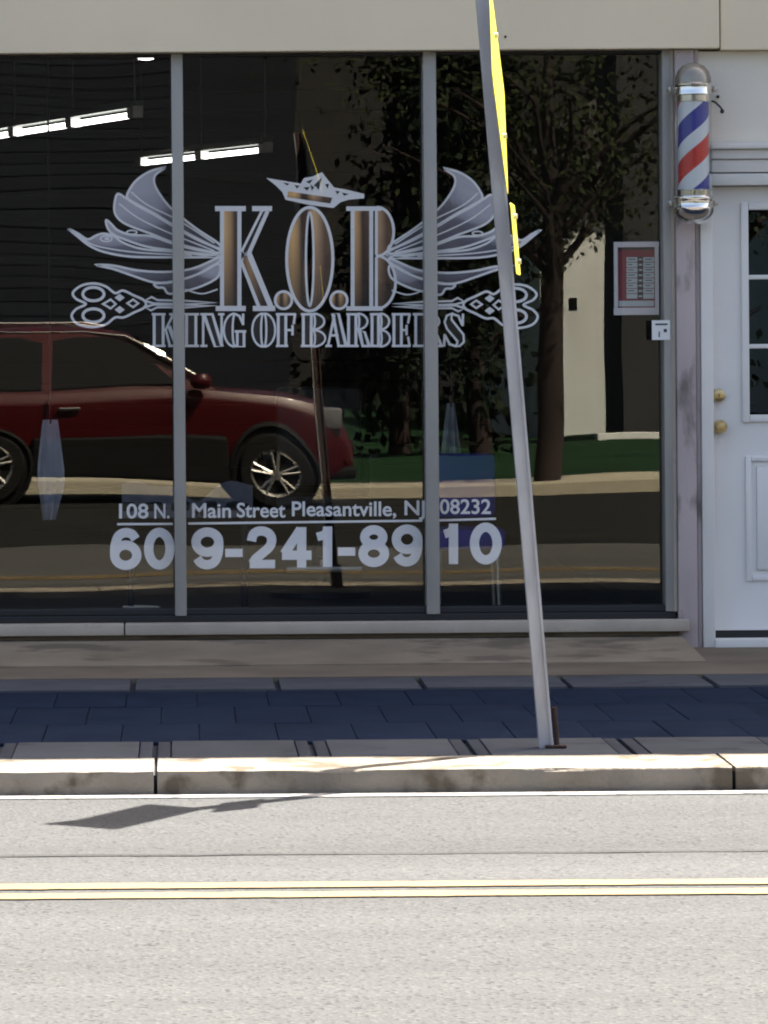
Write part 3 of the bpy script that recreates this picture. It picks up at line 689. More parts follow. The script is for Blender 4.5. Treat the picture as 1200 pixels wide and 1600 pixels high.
mk('header_shadow', rect(967, 387, 1022, 390, PY + .0055, PY + .0068), M['prt_dk'], pos)
for r_ in range(8):
    y0 = 402 + r_ * 8.2
    for a, b in ((979, 996), (1005, 1022)): mk('price_cell', rect(a, y0, b, y0 + 7.0, PY + .0052, PY + .0068), M['prt_pale'], pos)
    mk('price_mark', rect(998, y0 + 2.2, 1003, y0 + 4.6, PY + .005, PY + .0068), M['prt_pale'], pos)
mk('price_column', rect(996.4, 401, 1004.6, 468, PY + .0060, PY + .0069), M['prt_dk'], pos)
for r_ in range(7):
    y0 = 404.5 + r_ * 8.2
    for a, b in ((981, 993 - (r_ * 5) % 7), (1008, 1019 - (r_ * 3) % 6)): mk('print_line', rect(a, y0, b, y0 + 1.3, PY + .0043, PY + .005), M['prt_dk'], pos)
mk('footer', rect(967, 470, 1022, 478.5, PY + .0055, PY + .0068), M['prt_pale'], pos)
crd = thing('notice_card', 'small white notice card stuck to the pane under the price list', 'card', (PX(1032, 530), .052, PZ(530, 1032)))
CYD = -.034
crd.location = (PX(1032, 530), CYD, PZ(530, 1032)); WL[crd.name] = Vector(crd.location)
mk('card', rect(1018.5, 500.5, 1047, 531, CYD, CYD + .003), M['white'], crd)
mb = MB(); rect(1024, 505.5, 1043, 508, CYD - .001, CYD - .0002, 0, mb); rect(1029, 518, 1031, 527, CYD - .001, CYD - .0002, 0, mb); rect(1037, 514, 1042, 519, CYD - .001, CYD - .0002, 0, mb)
mk('print', mb, M['prt_dk'], crd)

# ------------------------------------------------------------------ barber pole
BY = -.17
bx, _ = P(1083.5, 225, BY)
def bz_(row): return PZ(row, 1083, BY)
k_ = (D + BY) / FPX
pole = thing('barber_pole', 'red white and blue striped barber pole with chrome caps beside the door', 'barber pole', (bx, BY, bz_(352)))
def pole_mat():
    m = bpy.data.materials.new('pole_stripes'); m.use_nodes = True; n = m.node_tree.nodes; l = m.node_tree.links
    b = n['Principled BSDF']; b.inputs['Roughness'].default_value = .25; b.inputs['Coat Weight'].default_value = .6; b.inputs['Coat Roughness'].default_value = .06
    tc = n.new('ShaderNodeTexCoord'); sp = n.new('ShaderNodeSeparateXYZ'); l.new(tc.outputs['Object'], sp.inputs[0])
    at = n.new('ShaderNodeMath'); at.operation = 'ARCTAN2'; l.new(sp.outputs[0], at.inputs[0])
    ng = n.new('ShaderNodeMath'); ng.operation = 'MULTIPLY'; ng.inputs[1].default_value = -1; l.new(sp.outputs[1], ng.inputs[0]); l.new(ng.outputs[0], at.inputs[1])
    a1 = n.new('ShaderNodeMath'); a1.operation = 'MULTIPLY'; a1.inputs[1].default_value = -1 / (2 * math.pi); l.new(at.outputs[0], a1.inputs[0])
    zz_ = n.new('ShaderNodeMath'); zz_.operation = 'MULTIPLY_ADD'; zz_.inputs[1].default_value = 1 / (122 * k_); l.new(sp.outputs[2], zz_.inputs[0]); l.new(a1.outputs[0], zz_.inputs[2])
    of = n.new('ShaderNodeMath'); of.operation = 'ADD'; of.inputs[1].default_value = PHASE; l.new(zz_.outputs[0], of.inputs[0])
    fr_ = n.new('ShaderNodeMath'); fr_.operation = 'FRACT'; l.new(of.outputs[0], fr_.inputs[0])
    r = n.new('ShaderNodeValToRGB'); r.color_ramp.interpolation = 'CONSTANT'; e = r.color_ramp.elements
    e[0].position = 0; e[0].color = (.04, .045, .30, 1); e[1].position = .27; e[1].color = (.74, .73, .74, 1)
    q = e.new(.52); q.color = (.62, .035, .03, 1); q = e.new(.79); q.color = (.74, .73, .74, 1)
    l.new(fr_.outputs[0], r.inputs[0]); l.new(r.outputs[0], b.inputs['Base Color']); return m
# blue band centred at row 186 at mid-front: z there / pitch + PHASE = .135
PHASE = (.135 - (352 - 188) / 122) % 1
M['stripes'] = pole_mat()
zt = lambda row: bz_(row)
mk('striped_cylinder', MB().lathe([(24.5 * k_, zt(298)), (24.5 * k_, zt(158))], (bx, BY, 0), 40), M['stripes'], pole, smooth=True)
mk('glass_sleeve', MB().lathe([(29 * k_, zt(298)), (29 * k_, zt(158))], (bx, BY, 0), 40), M['doorglass'], pole, smooth=True)
R = lambda r: r * k_
M['dome'] = mat('dome_paint', (.30, .27, .22), .25, .5)
mk('top_dome', MB().lathe([(0, zt(98)), (R(8), zt(99)), (R(17), zt(103)), (R(24), zt(111)), (R(28), zt(121)), (R(28.5), zt(130))], (bx, BY, 0), 40), M['dome'], pole, smooth=True)
mk('top_collar', MB().lathe([(R(28.5), zt(130)), (R(31), zt(132)), (R(31), zt(134)), (R(29), zt(136)), (R(29), zt(144)), (R(30), zt(146)), (R(30), zt(148)), (R(26), zt(149)), (R(26), zt(159)), (R(23), zt(161))], (bx, BY, 0), 40), M['chrome'], pole, smooth=True)
mk('bottom_collar', MB().lathe([(R(23), zt(295)), (R(26), zt(297)), (R(26), zt(306)), (R(30.5), zt(308)), (R(31), zt(311)), (R(30), zt(313)), (R(30), zt(321)), (R(31), zt(323)), (R(32), zt(325))], (bx, BY, 0), 40), M['chrome'], pole, smooth=True)
mk('bottom_dome', MB().lathe([(R(32), zt(325)), (R(31), zt(333)), (R(26), zt(342)), (R(16), zt(349)), (R(6), zt(351)), (0, zt(351.5))], (bx, BY, 0), 40), M['chrome'], pole, smooth=True)
for row, ww in ((139, 36), (317, 38)):
    mk('bracket', MB().box(bx - R(ww), bx + R(ww), -.075, -.058, zt(row + 5), zt(row - 5), .003).box(bx - R(9), bx + R(9), BY, -.062, zt(row + 4), zt(row - 4)), M['nickel'], pole)
    for s in (-1, 1):
        mk('bracket_knob', MB().tube([(bx + s * R(29), BY + .03, zt(row)), (bx + s * R(33.5), BY + .03, zt(row))], R(2.2), 10).lathe([(0, -R(5)), (R(3.4), -R(4)), (R(4.6), 0), (R(3.4), R(4)), (0, R(5))], (bx + s * R(35), BY + .03, zt(row)), 14), M['nickel'], pole, smooth=True)
mk('crank', MB().tube([(bx + R(31), BY + .05, zt(157)), (bx + R(36), BY + .04, zt(159)), (bx + R(42), BY + .035, zt(165)), (bx + R(46), BY + .03, zt(170))], R(1.6), 10).lathe([(0, -R(4.5)), (R(3), -R(3)), (R(3.2), R(1)), (0, R(4))], (bx + R(46.5), BY + .03, zt(173)), 12), M['black'], pole, smooth=True)
mk('bolt', MB().lathe([(0, -.012), (R(2.6), -.01), (R(2.6), .004)], (bx + R(44), -.042, zt(149)), 10, axis='Y'), M['black'], pole)

# ------------------------------------------------------------------ leaning road sign
sy = -(D - 10.483 * SC); ss = FPX / (10.483 * SC)
def SP(px, py): 
    u, v = unroll(px, py); return (u - CX0) / ss, H - (v - CY0) / ss
bxs, bzs = SP(853, 1166); txs, tzs = SP(754.5, 0)
lean = (txs - bxs) / (tzs - bzs)
gz = KZ + .002
sign = thing('road_sign', 'leaning galvanised post with edge-on yellow road signs at the kerb', 'road sign', (bxs, sy, gz))
def sx(z): return bxs + lean * (z - bzs)
pm = MB(); z0, z1 = gz - .01, 2.67
hw = .0235
# U channel: web and two flanges and lips, opening towards the right
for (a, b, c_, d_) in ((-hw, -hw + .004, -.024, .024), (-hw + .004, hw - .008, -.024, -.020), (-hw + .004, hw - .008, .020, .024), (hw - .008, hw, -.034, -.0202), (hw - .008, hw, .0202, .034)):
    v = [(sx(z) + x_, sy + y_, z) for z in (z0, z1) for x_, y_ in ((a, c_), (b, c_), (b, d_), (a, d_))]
    pm.add(v, [[0, 1, 2, 3][::-1], [4, 5, 6, 7], [0, 1, 5, 4], [1, 2, 6, 5], [2, 3, 7, 6], [3, 0, 4, 7]], 1 if c_ >= .02 else 0)  # far flange and lip coloured dark to darken the post's mirror image
mk('post', pm, [M['steel'], M['rust_dark_back']], sign)
sbx, sbz = SP(870, 1170); stx, stz = SP(865, 1104)
mk('anchor_stub', MB().tube([(sbx, sy - .02, gz - .01), (stx, sy - .02, stz)], .0095, 8).box(sbx - .042, sbx + .030, sy - .045, sy + .03, gz + .001, gz + .012, .004), M['rust_dark_back'], sign)
TH = math.radians(7.0)
def plate(zc, wd, ht, diamond, off, name):
    cx = sx(zc) + off; ux = Vector((-math.sin(TH) * 1.0, -math.cos(TH), 0)); 
    ux = Vector((-math.sin(TH), -math.cos(TH), 0)); uz = Vector((lean, 0, 1)).normalized(); nn = ux.cross(uz).normalized()
    if nn.x < 0: nn = -nn
    c_ = Vector((cx, sy, zc)); r_ = .03
    if diamond:
        hd = wd * math.sqrt(.5); base = [(hd, 0), (0, hd), (-hd, 0), (0, -hd)]
    else: base = [(wd / 2, -ht / 2), (wd / 2, ht / 2), (-wd / 2, ht / 2), (-wd / 2, -ht / 2)]
    pts_ = []
    for i in range(4):                                       # rounded corners
        p = Vector(base[i]); a = Vector(base[i - 1]); b = Vector(base[(i + 1) % 4])
        da = (a - p).normalized() * r_; dbb = (b - p).normalized() * r_
        for t in (0, .25, .5, .75, 1): pts_.append(tuple((p + da) * (1 - t) ** 2 + p * 2 * t * (1 - t) + (p + dbb) * t ** 2))
    n = len(pts_); v = []
    for d_ in (.0, .003): v += [tuple(c_ + ux * a + uz * b + nn * d_) for a, b in pts_]
    mb = MB(); mb.add(v, [list(range(n))[::-1]], 1); mb.add(v, [list(range(n, 2 * n))], 0)
    mb.add(v, [[i, (i + 1) % n, (i + 1) % n + n, i + n] for i in range(n)], 0)
    o = mk(name, mb, [M['yellow'], M['steel']], sign)
    for bzz in ((ht or wd) * .32, -(ht or wd) * .32):
        q = c_ + uz * bzz + nn * .003
        mk('sign_bolt', MB().tube([tuple(q), tuple(q + nn * .012)], .009, 8), M['steel'], o)
    return o
plate(2.325, .535, 0, True, hw + .003, 'diamond_plate')
plate(PZ(372, 280) * 0 + SP(800, 374)[1], .30, .24, False, hw + .016, 'plaque')

# ------------------------------------------------------------------ inside the shop
def pendant(p0, p1, label, n=3):
    p0, p1 = Vector(p0), Vector(p1); d = (p1 - p0); L = d.length; d.normalize(); s = Vector((d.y, -d.x, 0))
    t = thing('pendant_light', label, 'light', tuple(p0), 'tube lights hung on wires')
    mk('tube', MB().tube([tuple(p0), tuple(p1)], .016, 12), M['tube'], t, smooth=True)
    def bar(a, b, w_, z0_, z1_):
        q = []
        for zz_ in (z0_, z1_):
            for e, sgn in ((a, 1), (a, -1), (b, -1), (b, 1)): q.append(tuple(e + s * w_ * sgn + Vector((0, 0, zz_))))
        return MB().add(q, [[0, 1, 2, 3], [4, 5, 6, 7], [0, 1, 5, 4], [1, 2, 6, 5], [2, 3, 7, 6], [3, 0, 4, 7]])
    mk('housing', bar(p0, p1, .04, .035, .075), M['ihouse'], t)
    for k in range(n):
        c_ = p0 + d * (L * (k + .02) / (n - .96)) if n > 1 else p0
        mk('socket', bar(c_ - d * .05, c_ + d * .05, .028, -.018, .045), M['white'], t)
        mk('wire', MB().tube([tuple(c_ + Vector((0, 0, .075))), tuple(c_ + Vector((0, 0, izc - c_.z)))], .005, 6), M['wire'], t)
M['ihouse'] = mat('lamp_housing', (.10, .12, .11), .5); M['wire'] = mat('lamp_wire', (.20, .20, .21), .5)
pendant((-.22, IN(2.5), 2.707), (-1.30, IN(4.5), 2.707), 'long lit tube light hanging nearest the left window pane', 4)
pendant((.56, IN(5.4), 2.707), (-.25, IN(6.7), 2.707), 'lit tube light hanging farther back behind the first mullion', 3)
dl = thing('ceiling_light', 'round lit dome light on the shop ceiling near the left pane', 'light', (PX(228, 90, 2.2), 2.2, 3.0))
dlz = PZ(95, 228, 2.2) + .04
dl.location.z = dlz; WL[dl.name] = Vector(dl.location)
dlc = dl.location
mk('dome', MB().lathe([(.062, 0), (.055, -.02), (.035, -.032), (0, -.037)], dlc, 24), M['down'], dl, smooth=True)
mk('rim', MB().lathe([(.066, 0), (.072, .004), (.07, .016), (.01, .018), (.01, izc - dlc.z)], dlc, 24), M['white'], dl, smooth=True)

def chair(name, label, x, y, seat, back, m, group=None, sw=.5, sd=.5):
    t = thing(name, label, 'chair', (x, y, zfloor + .04), group); z = zfloor + .04
    mk('seat', MB().box(x - sw / 2, x + sw / 2, y - sd / 2, y + sd / 2, z + seat - .1, z + seat, .03), m, t, smooth=True)
    mk('backrest', MB().box(x - sw / 2 + .02, x + sw / 2 - .02, y + sd / 2 - .06, y + sd / 2 + .03, z + seat + .04, z + back, .035), m, t, smooth=True)
    return t, z
for x, y, lb in ((-1.6, 3.0, 'black barber chair at the left edge of the shop window'), (.75, 3.6, 'black barber chair deep inside behind the middle pane')):
    t, z = chair('barber_chair', lb, x, y, .55, 1.12, M['leather'], 'black barber chairs')
    mk('pedestal', MB().lathe([(.0, z), (.28, z), (.27, z + .03), (.06, z + .06), (.055, z + .45), (.2, z + .452)], (x, y, 0), 24), M['leather'], t, smooth=True)
    for s in (-1, 1): mk('armrest', MB().box(x + s * .28 - .03, x + s * .28 + .03, y - .22, y + .24, z + .72, z + .77, .015).box(x + s * .28 - .015, x + s * .28 + .015, y - .02, y + .02, z + .5, z + .72), M['leather'], t)
    mk('footrest', MB().box(x - .2, x + .2, y - .62, y - .48, z + .16, z + .19, .01).box(x - .02, x + .02, y - .5, y - .2, z + .18, z + .22), M['nickel'], t)
wx, wy = PX(728, 745, 1.7), 1.7
t, z = chair('waiting_chair', 'blue upholstered waiting chair behind the right pane', wx, wy, .44, PZ(708, 728, 1.9) - zfloor - .04, M['blue'], None, .36, .45)
for sx_ in (-1, 1):
    for sy_ in (-1, 1): mk('leg', MB().tube([(wx + sx_ * .15, wy + sy_ * .18, z), (wx + sx_ * .14, wy + sy_ * .17, z + .35)], .012, 8), M['nickel'], t)
def drape(px0_, py0_, px1_, py1_, y, label, shape, support):
    (xa, zt_), (xb, zb_) = P(px0_, py0_, y), P(px1_, py1_, y); cx = (xa + xb) / 2; hw_ = (xb - xa) / 2; n = 14; m_ = 10
    v = []
    for i in range(n + 1):
        u = i / n; wl, wr = shape(u)
        for j in range(m_ + 1):
            q = j / m_; v.append((cx + hw_ * (-wl + (wl + wr) * q), y + .018 * math.sin(q * 14 + u * 2) * (.3 + u), zt_ + (zb_ - zt_) * u))
    n1 = len(v); v += [(a, b + .012, c_) for a, b, c_ in v]
    f = []
    for i in range(n):
        for j in range(m_):
            a = i * (m_ + 1) + j; f.append([a, a + 1, a + m_ + 2, a + m_ + 1]); f.append([a + n1, a + n1 + m_ + 1, a + n1 + m_ + 2, a + n1 + 1])
    t = thing('hanging_towel', label, 'towel', (cx, y, zb_), 'pale towels hung in the shop')
    mk('cloth', MB().add(v, f), M['towel'], t, smooth=True)
    mk('hook', MB().tube([(cx, y + .006, zt_ - .02), (cx, y + .006, zt_ + .03), (cx, y + .03, zt_ + .05), (cx, y + .03, zfloor + .04 if support == 'floor' else izc)], .006, 6), M['idark'], t)
drape(57, 656, 101, 812, 1.6, 'pale towel hanging low behind the left window pane', lambda u: (.55 + .4 * min(1, u * 2.2) - .9 * max(0, u - .62), .55 + .45 * min(1, u * 2) - 2.0 * max(0, u - .66)), 'ceil')
drape(688, 630, 722, 712, 2.3, 'pale towel hanging above the blue waiting chair', lambda u: (.4 + .55 * u, .35 + .6 * u), 'ceil')
bt = thing('low_bench', 'low bench under a grey cloth inside the left panes', 'bench', (PX(285, 800, 1.2), 1.3, zfloor + .04))
(bxa, bz1), (bxb, bz0) = P(190, 756, 1.2), P(395, 792, 1.2)
mk('bench_top', MB().box(bxa, bxb, 1.2, 1.55, bz0 - .02, bz0 + .03, .015), M['idark'], bt)
vv = []; nn_ = 24
for j in range(nn_ + 1):
    q = j / nn_; xx = bxa + (bxb - bxa) * q; dip = (bz1 - bz0) * (1 - .75 * math.exp(-((q - .55) / .13) ** 2) + .10 * math.sin(q * 17))
    vv += [(xx, 1.205, bz0 - .05), (xx, 1.20 + .012 * math.sin(q * 30), bz0 + dip)]
mk('cloth', MB().add(vv, [[2 * j, 2 * j + 2, 2 * j + 3, 2 * j + 1] for j in range(nn_)]), mat('grey_cloth', (.12, .125, .15), .9, var=.1), bt, smooth=True)
for a in (bxa + .04, bxb - .04):
    for b in (1.24, 1.5): mk('leg', MB().tube([(a, b, zfloor + .04), (a, b, bz0 - .02)], .015, 8), M['idark'], bt)
for a, b, c_, lb in (((193, 931), (224, 947), .30, 'left of two pale sticks lying on the inside window ledge'), ((210, 933), (248, 946), .36, 'right of two pale sticks lying on the inside window ledge')):
    zled = gz0 + .006
    xa, xb = PX(a[0], 945, c_), PX(b[0], 945, c_)
    o = mk('wooden_stick', MB().tube([(xa, c_ + .10, zled + .009), (xb, c_ - .08, zled + .009)], [.006, .009], 8), mat('pale_wood', (.55, .52, .42), .7), None, (xa, c_ + .1, zled), True)
    tag(o, lb, 'stick', 'pale sticks on the ledge')

# ------------------------------------------------------------------ the red car across the street (seen in the glass)
CY_ = OUT(-14.45)                                                  # its side facing the shop
car = thing('parked_car', 'dark red sport utility vehicle parked across the street, mirrored in the shop window', 'car', (.74, CY_ - .92, .004))
cx0, cyc = .74, CY_ - .92
def loft(stations, m, name, parent, smooth=True, cap=True):
    v = []; n = len(stations[0][1])
    for x, prof in stations: v += [(cx0 + x, cyc + y, z) for y, z in prof]
    f = []
    for i in range(len(stations) - 1):
        for j in range(n - 1): f.append([i * n + j, (i + 1) * n + j, (i + 1) * n + j + 1, i * n + j + 1])
    if cap: f += [list(range(n)), list(range((len(stations) - 1) * n, len(stations) * n))[::-1]]
    return mk(name, MB().add(v, f), m, parent, smooth=smooth)
def bodyprof(w_, zb_, zs, zt_):
    h = [(0, zt_), (w_ * .55, zt_ - .005), (w_ * .82, zt_ - .03), (w_ * .93, zs + .01), (w_ * .975, zs - .06), (w_ * .98, zs - .10), (w_ * .955, zs - .24), (w_ * .93, zb_ + .18), (w_ * .89, zb_ + .04), (w_ * .8, zb_), (0, zb_)]
    return [(a, b) for a, b in h] + [(-a, b) for a, b in h[-2:0:-1]] + [(0, zt_)]
B = [(-2.26, .70, .42, .86, .92), (-2.18, .80, .32, .98, 1.05), (-1.9, .88, .26, 1.08, 1.14), (-1.2, .91, .24, 1.10, 1.15), (0, .92, .24, 1.09, 1.14), (.9, .92, .24, 1.07, 1.12), (1.2, .915, .24, 1.04, 1.10), (1.7, .90, .25, .98, 1.05), (2.05, .86, .28, .90, .96), (2.25, .78, .32, .78, .84), (2.35, .66, .40, .64, .68)]
body = loft([(x, bodyprof(a, b, c_, d_)) for x, a, b, c_, d_ in B], M['red'], 'body', car)
def gprof(w0, w1, z0_, z1_): 
    h = [(w0, z0_), (w0 - (w0 - w1) * .5, (z0_ + z1_) / 2), (w1 + .03, z1_ - .06), (w1 - .06, z1_ - .012), (0, z1_ + .02)]
    return h + [(-a, b) for a, b in h[-2::-1]]
G_ = [(-2.12, .80, .74, 1.06, 1.10), (-1.75, .84, .66, 1.08, 1.62), (-1.5, .84, .65, 1.08, 1.67), (-.6, .85, .66, 1.08, 1.72), (-.05, .85, .66, 1.08, 1.70), (.25, .85, .67, 1.08, 1.62), (1.08, .84, .80, 1.06, 1.10)]
cabin = loft([(x, gprof(a, b, c_, d_)) for x, a, b, c_, d_ in G_], M['red'], 'cabin', car)
def sidepoly(pts_, m, name, parent, off):
    for s in (1, -1):
        v = []
        for x, z in pts_:
            t_ = (z - 1.08) / .62; yy = .85 - .19 * t_ + off
            v += [(cx0 + x, cyc + s * yy, z), (cx0 + x, cyc + s * (yy - .05), z)]
        n = len(pts_)
        mk(name, MB().add(v, [[2 * i for i in range(n)], [2 * i + 1 for i in range(n)][::-1]] + [[2 * i, 2 * ((i + 1) % n), 2 * ((i + 1) % n) + 1, 2 * i + 1] for i in range(n)]), m, parent)
sidepoly([(-.48, 1.14), (.72, 1.14), (.28, 1.50), (.02, 1.60), (-.48, 1.62)], M['carglass'], 'side_window', cabin, .012)
sidepoly([(-1.35, 1.15), (-.58, 1.14), (-.58, 1.62), (-1.2, 1.60), (-1.38, 1.5)], M['carglass'], 'side_window', cabin, .012)
sidepoly([(-1.85, 1.2), (-1.45, 1.16), (-1.48, 1.5), (-1.62, 1.52)], M['carglass'], 'side_window', cabin, .012)
mk('windscreen', MB().add([(cx0 + .33, cyc - .60, 1.585), (cx0 + .33, cyc + .60, 1.585), (cx0 + 1.05, cyc + .74, 1.135), (cx0 + 1.05, cyc - .74, 1.135)], [[0, 1, 2, 3]]).add([(cx0 + .33, cyc - .60, 1.565), (cx0 + .33, cyc + .60, 1.565), (cx0 + 1.05, cyc + .74, 1.115), (cx0 + 1.05, cyc - .74, 1.115)], [[3, 2, 1, 0]]), M['carglass'], cabin)
for s in (1, -1):
    yy = cyc + s * .905
    mk('sill_shade_trim', MB().box(cx0 - .66, cx0 + 1.18, yy - .06, yy + .005, .24, .66, .03), M['carblack'], body)  # black carried up the doors as colour for the shaded lower side
    mk('wing_mirror', MB().lathe([(0, -.085), (.07, -.075), (.105, -.03), (.105, .03), (.075, .07), (0, .08)], (cx0 + .93, cyc + s * 1.0, 1.17), 20), M['red'], car, smooth=True)
    mk('headlamp', MB().box(cx0 + 1.98, cx0 + 2.24, cyc + s * .74 - .09, cyc + s * .74 + .09, .76, .90, .04), M['lens'], car, smooth=True)
    for hx in (-.42, -1.3): mk('door_handle', MB().box(cx0 + hx, cx0 + hx + .2, cyc + s * .905 - .012, cyc + s * .905 + .022, .95, .985, .01), M['chrome'], car)
    for dx_ in (-.53, .78): mk('door_gap', MB().box(cx0 + dx_, cx0 + dx_ + .010, cyc + s * .90, cyc + s * .922, .45, 1.06), M['carblack'], body)
    for wxx in (1.60, -1.08):
        c_ = (cx0 + wxx, cyc + s * .80, .36)
        mk('wheel_arch', MB().lathe([(.0, -.10), (.43, -.10), (.43, .118), (.40, .128), (.385, .10), (.0, .08)] if s > 0 else [(.0, .10), (.43, .10), (.43, -.118), (.40, -.128), (.385, -.10), (.0, -.08)], c_, 36, axis='Y'), M['carblack'], body, smooth=True)
        wh = mk('wheel', MB().lathe([(.245, -.11), (.33, -.115), (.352, -.09), (.352, .09), (.33, .125), (.245, .130), (.235, .09)], (c_[0], c_[1] + s * .03, c_[2]), 40, axis='Y'), M['tyre'], car, smooth=True)
        mb = MB(); yo = c_[1] + s * .15
        mb.lathe([(.215, -.03 * s), (.245, -.0), (.245, -.05 * s)], (c_[0], yo, c_[2]), 36, axis='Y').lathe([(0, .005), (.055, .0), (.06, -.04 * s)], (c_[0], yo, c_[2]), 20, axis='Y')
        for k in range(5):
            for dd in (-.17, .17):
                a = math.radians(90 + 72 * k); 
                p0_ = (c_[0] + .05 * math.cos(a + dd), yo - s * .012, c_[2] + .05 * math.sin(a + dd)); p1_ = (c_[0] + .232 * math.cos(a + dd * .95), yo - s * .016, c_[2] + .232 * math.sin(a + dd * .95))
                mb.tube([p0_, p1_], [.017, .015], 6)
        mk('rim', mb, M['rim'], wh)
        mk('brake', MB().lathe([(0, .0), (.21, .0), (.21, -.02 * s)], (c_[0], c_[1] + s * .10, c_[2]), 24, axis='Y'), M['carblack'], wh)
mk('roof_rail', MB().tube([(cx0 - 1.5, cyc + .58, 1.70), (cx0 - 1.3, cyc + .58, 1.745), (cx0 - .2, cyc + .58, 1.755), (cx0, cyc + .58, 1.715)], .014, 8).tube([(cx0 - 1.5, cyc - .58, 1.70), (cx0 - 1.3, cyc - .58, 1.745), (cx0 - .2, cyc - .58, 1.755), (cx0, cyc - .58, 1.715)], .014, 8), M['chrome'], car)
for s in (1, -1):
    mk('roof_trim', MB().tube([(cx0 - 1.62, cyc + s * .70, 1.60), (cx0 - 1.0, cyc + s * .685, 1.665), (cx0 - .2, cyc + s * .685, 1.665), (cx0 + .20, cyc + s * .72, 1.60), (cx0 + .56, cyc + s * .77, 1.405), (cx0 + .92, cyc + s * .82, 1.21)], [.010, .010, .010, .016, .030, .024], 12), M['chrome'], car, smooth=True)  # tube thickened down the pillar to widen its sun highlight
for s in (1, -1):
    mk('pillar_glint_bar', MB().tube([(cx0 + .45, cyc + s * .775, 1.465), (cx0 + .95, cyc + s * .7925, 1.195)], .022, 16), M['chrome'], car, smooth=True)  # chrome bar added and angled to catch a sun glint on the pillar
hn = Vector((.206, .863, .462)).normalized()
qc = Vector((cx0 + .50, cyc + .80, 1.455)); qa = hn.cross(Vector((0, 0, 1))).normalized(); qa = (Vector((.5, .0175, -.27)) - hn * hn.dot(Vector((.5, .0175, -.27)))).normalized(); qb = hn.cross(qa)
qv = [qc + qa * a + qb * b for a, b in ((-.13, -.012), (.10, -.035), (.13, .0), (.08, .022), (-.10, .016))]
mk('glint_facet', MB().add([tuple(p) for p in qv] + [tuple(p - hn * .012) for p in qv], [[0, 1, 2, 3, 4], [9, 8, 7, 6, 5]] + [[i, (i + 1) % 5, (i + 1) % 5 + 5, i + 5] for i in range(5)]), M['carglass'], cabin)  # facet added on the pillar, turned to throw the sun glint
mk('grille', MB().box(cx0 + 2.24, cx0 + 2.37, cyc - .42, cyc + .42, .52, .70, .02), M['carblack'], car)
mk('bumper', MB().box(cx0 + 2.1, cx0 + 2.38, cyc - .72, cyc + .72, .30, .46, .05).box(cx0 - 2.3, cx0 - 2.1, cyc - .75, cyc + .75, .32, .5, .05), M['carblack'], car)

# ------------------------------------------------------------------ what else stands across the street
def tree(x, y, h, trunk_h, r, label, leafcol, n, crown_h, lean_=0, tr=.14, shape='round', leaf=.16, bare=0):
    t = thing('street_tree' if shape == 'round' else 'evergreen_tree', label, 'tree', (x, y, .02), 'trees across the street')
    rnd = random.Random(int(x * 100) + 5)
    mb = MB().tube([(x, y, 0), (x + lean_ * .2, y, trunk_h * .5), (x + lean_ * .5, y, trunk_h), (x + lean_, y, h * .8)], [tr * 1.15, tr, tr * .85, tr * .2], 12)
    tips = []
    for k in range(bare or 8):
        a = rnd.uniform(0, 6.28); z0_ = trunk_h * rnd.uniform(.85, 1.3); L_ = r * rnd.uniform(.6, 1.0)
        p0_ = Vector((x + lean_ * .5, y, z0_)); p1_ = p0_ + Vector((math.cos(a) * L_ * .5, math.sin(a) * L_ * .5, L_ * .5)); p2_ = p1_ + Vector((math.cos(a + .4) * L_ * .5, math.sin(a + .4) * L_ * .5, L_ * .25))
        mb.tube([tuple(p0_), tuple(p1_), tuple(p2_)], [tr * .4, tr * .22, tr * .06], 6); tips += [p1_, p2_]
    mk('trunk', mb, M['bark'], t, smooth=True)
    lv = MB(); zc = h - crown_h / 2
    clumps = [(rnd.gauss(0, .42), rnd.gauss(0, .42), rnd.uniform(-1, 1)) for _ in range(26)]
    V_ = []; F_ = []
    for k in range(n):
        c_ = rnd.choice(clumps)
        ux, uy, uz = c_[0] + rnd.gauss(0, .16), c_[1] + rnd.gauss(0, .16), c_[2] + rnd.gauss(0, .16)
        wz = (1 - uz) / 2 * 1.0 + .12 if shape == 'cone' else math.sqrt(max(.05, 1 - min(1, uz * uz)))
        p = Vector((x + lean_ * .7 + ux * r * wz * 1.5, y + uy * r * wz * 1.5, zc + uz * crown_h / 2))
        a = Vector((rnd.gauss(0, 1), rnd.gauss(0, 1), rnd.gauss(0, 1))).normalized() * leaf; b = a.cross(Vector((rnd.gauss(0, 1), rnd.gauss(0, 1), rnd.gauss(0, 1)))).normalized() * leaf * .6
        i = len(V_); V_ += [tuple(p - a), tuple(p + b), tuple(p + a), tuple(p - b)]; F_.append([i, i + 1, i + 2, i + 3])
    lv.add(V_, F_); mk('crown', lv, leafcol, t)
L1 = mat('dark_needles', (.012, .017, .011), .9, var=.3, vscale=3, spec=.05); L2 = mat('olive_leaves', (.022, .028, .012), .9, spec=.1, var=.35, vscale=3)
tree(5.45, OUT(-17.2), 6.5, 2.4, 1.9, 'slim brown street tree by the far pavement, mirrored right of the sign post', L2, 9000, 4.2, .1, .13, 'round', .045, bare=20)
for k, (x, y, h) in enumerate(((7.0, -35, 9.5), (7.95, -33.5, 10), (17.5, -54, 15), (23.5, -55, 14))):
    tree(x, OUT(y), h, 1.2, 1.15 if k < 2 else 4.2, ('dark narrow evergreen beside the slate sided house', 'dark evergreen left of the slim street tree', 'tall dark evergreen standing behind the white house', 'tall dark evergreen behind the dark outbuilding')[k], L1, 6000, h - .6, 0, .16, 'cone', .10 if k < 2 else .22)
sl = thing('slate_house', 'dark slate sided two storey house straight across the street, mirrored in the left panes', 'house', (-2, OUT(-34), .02))
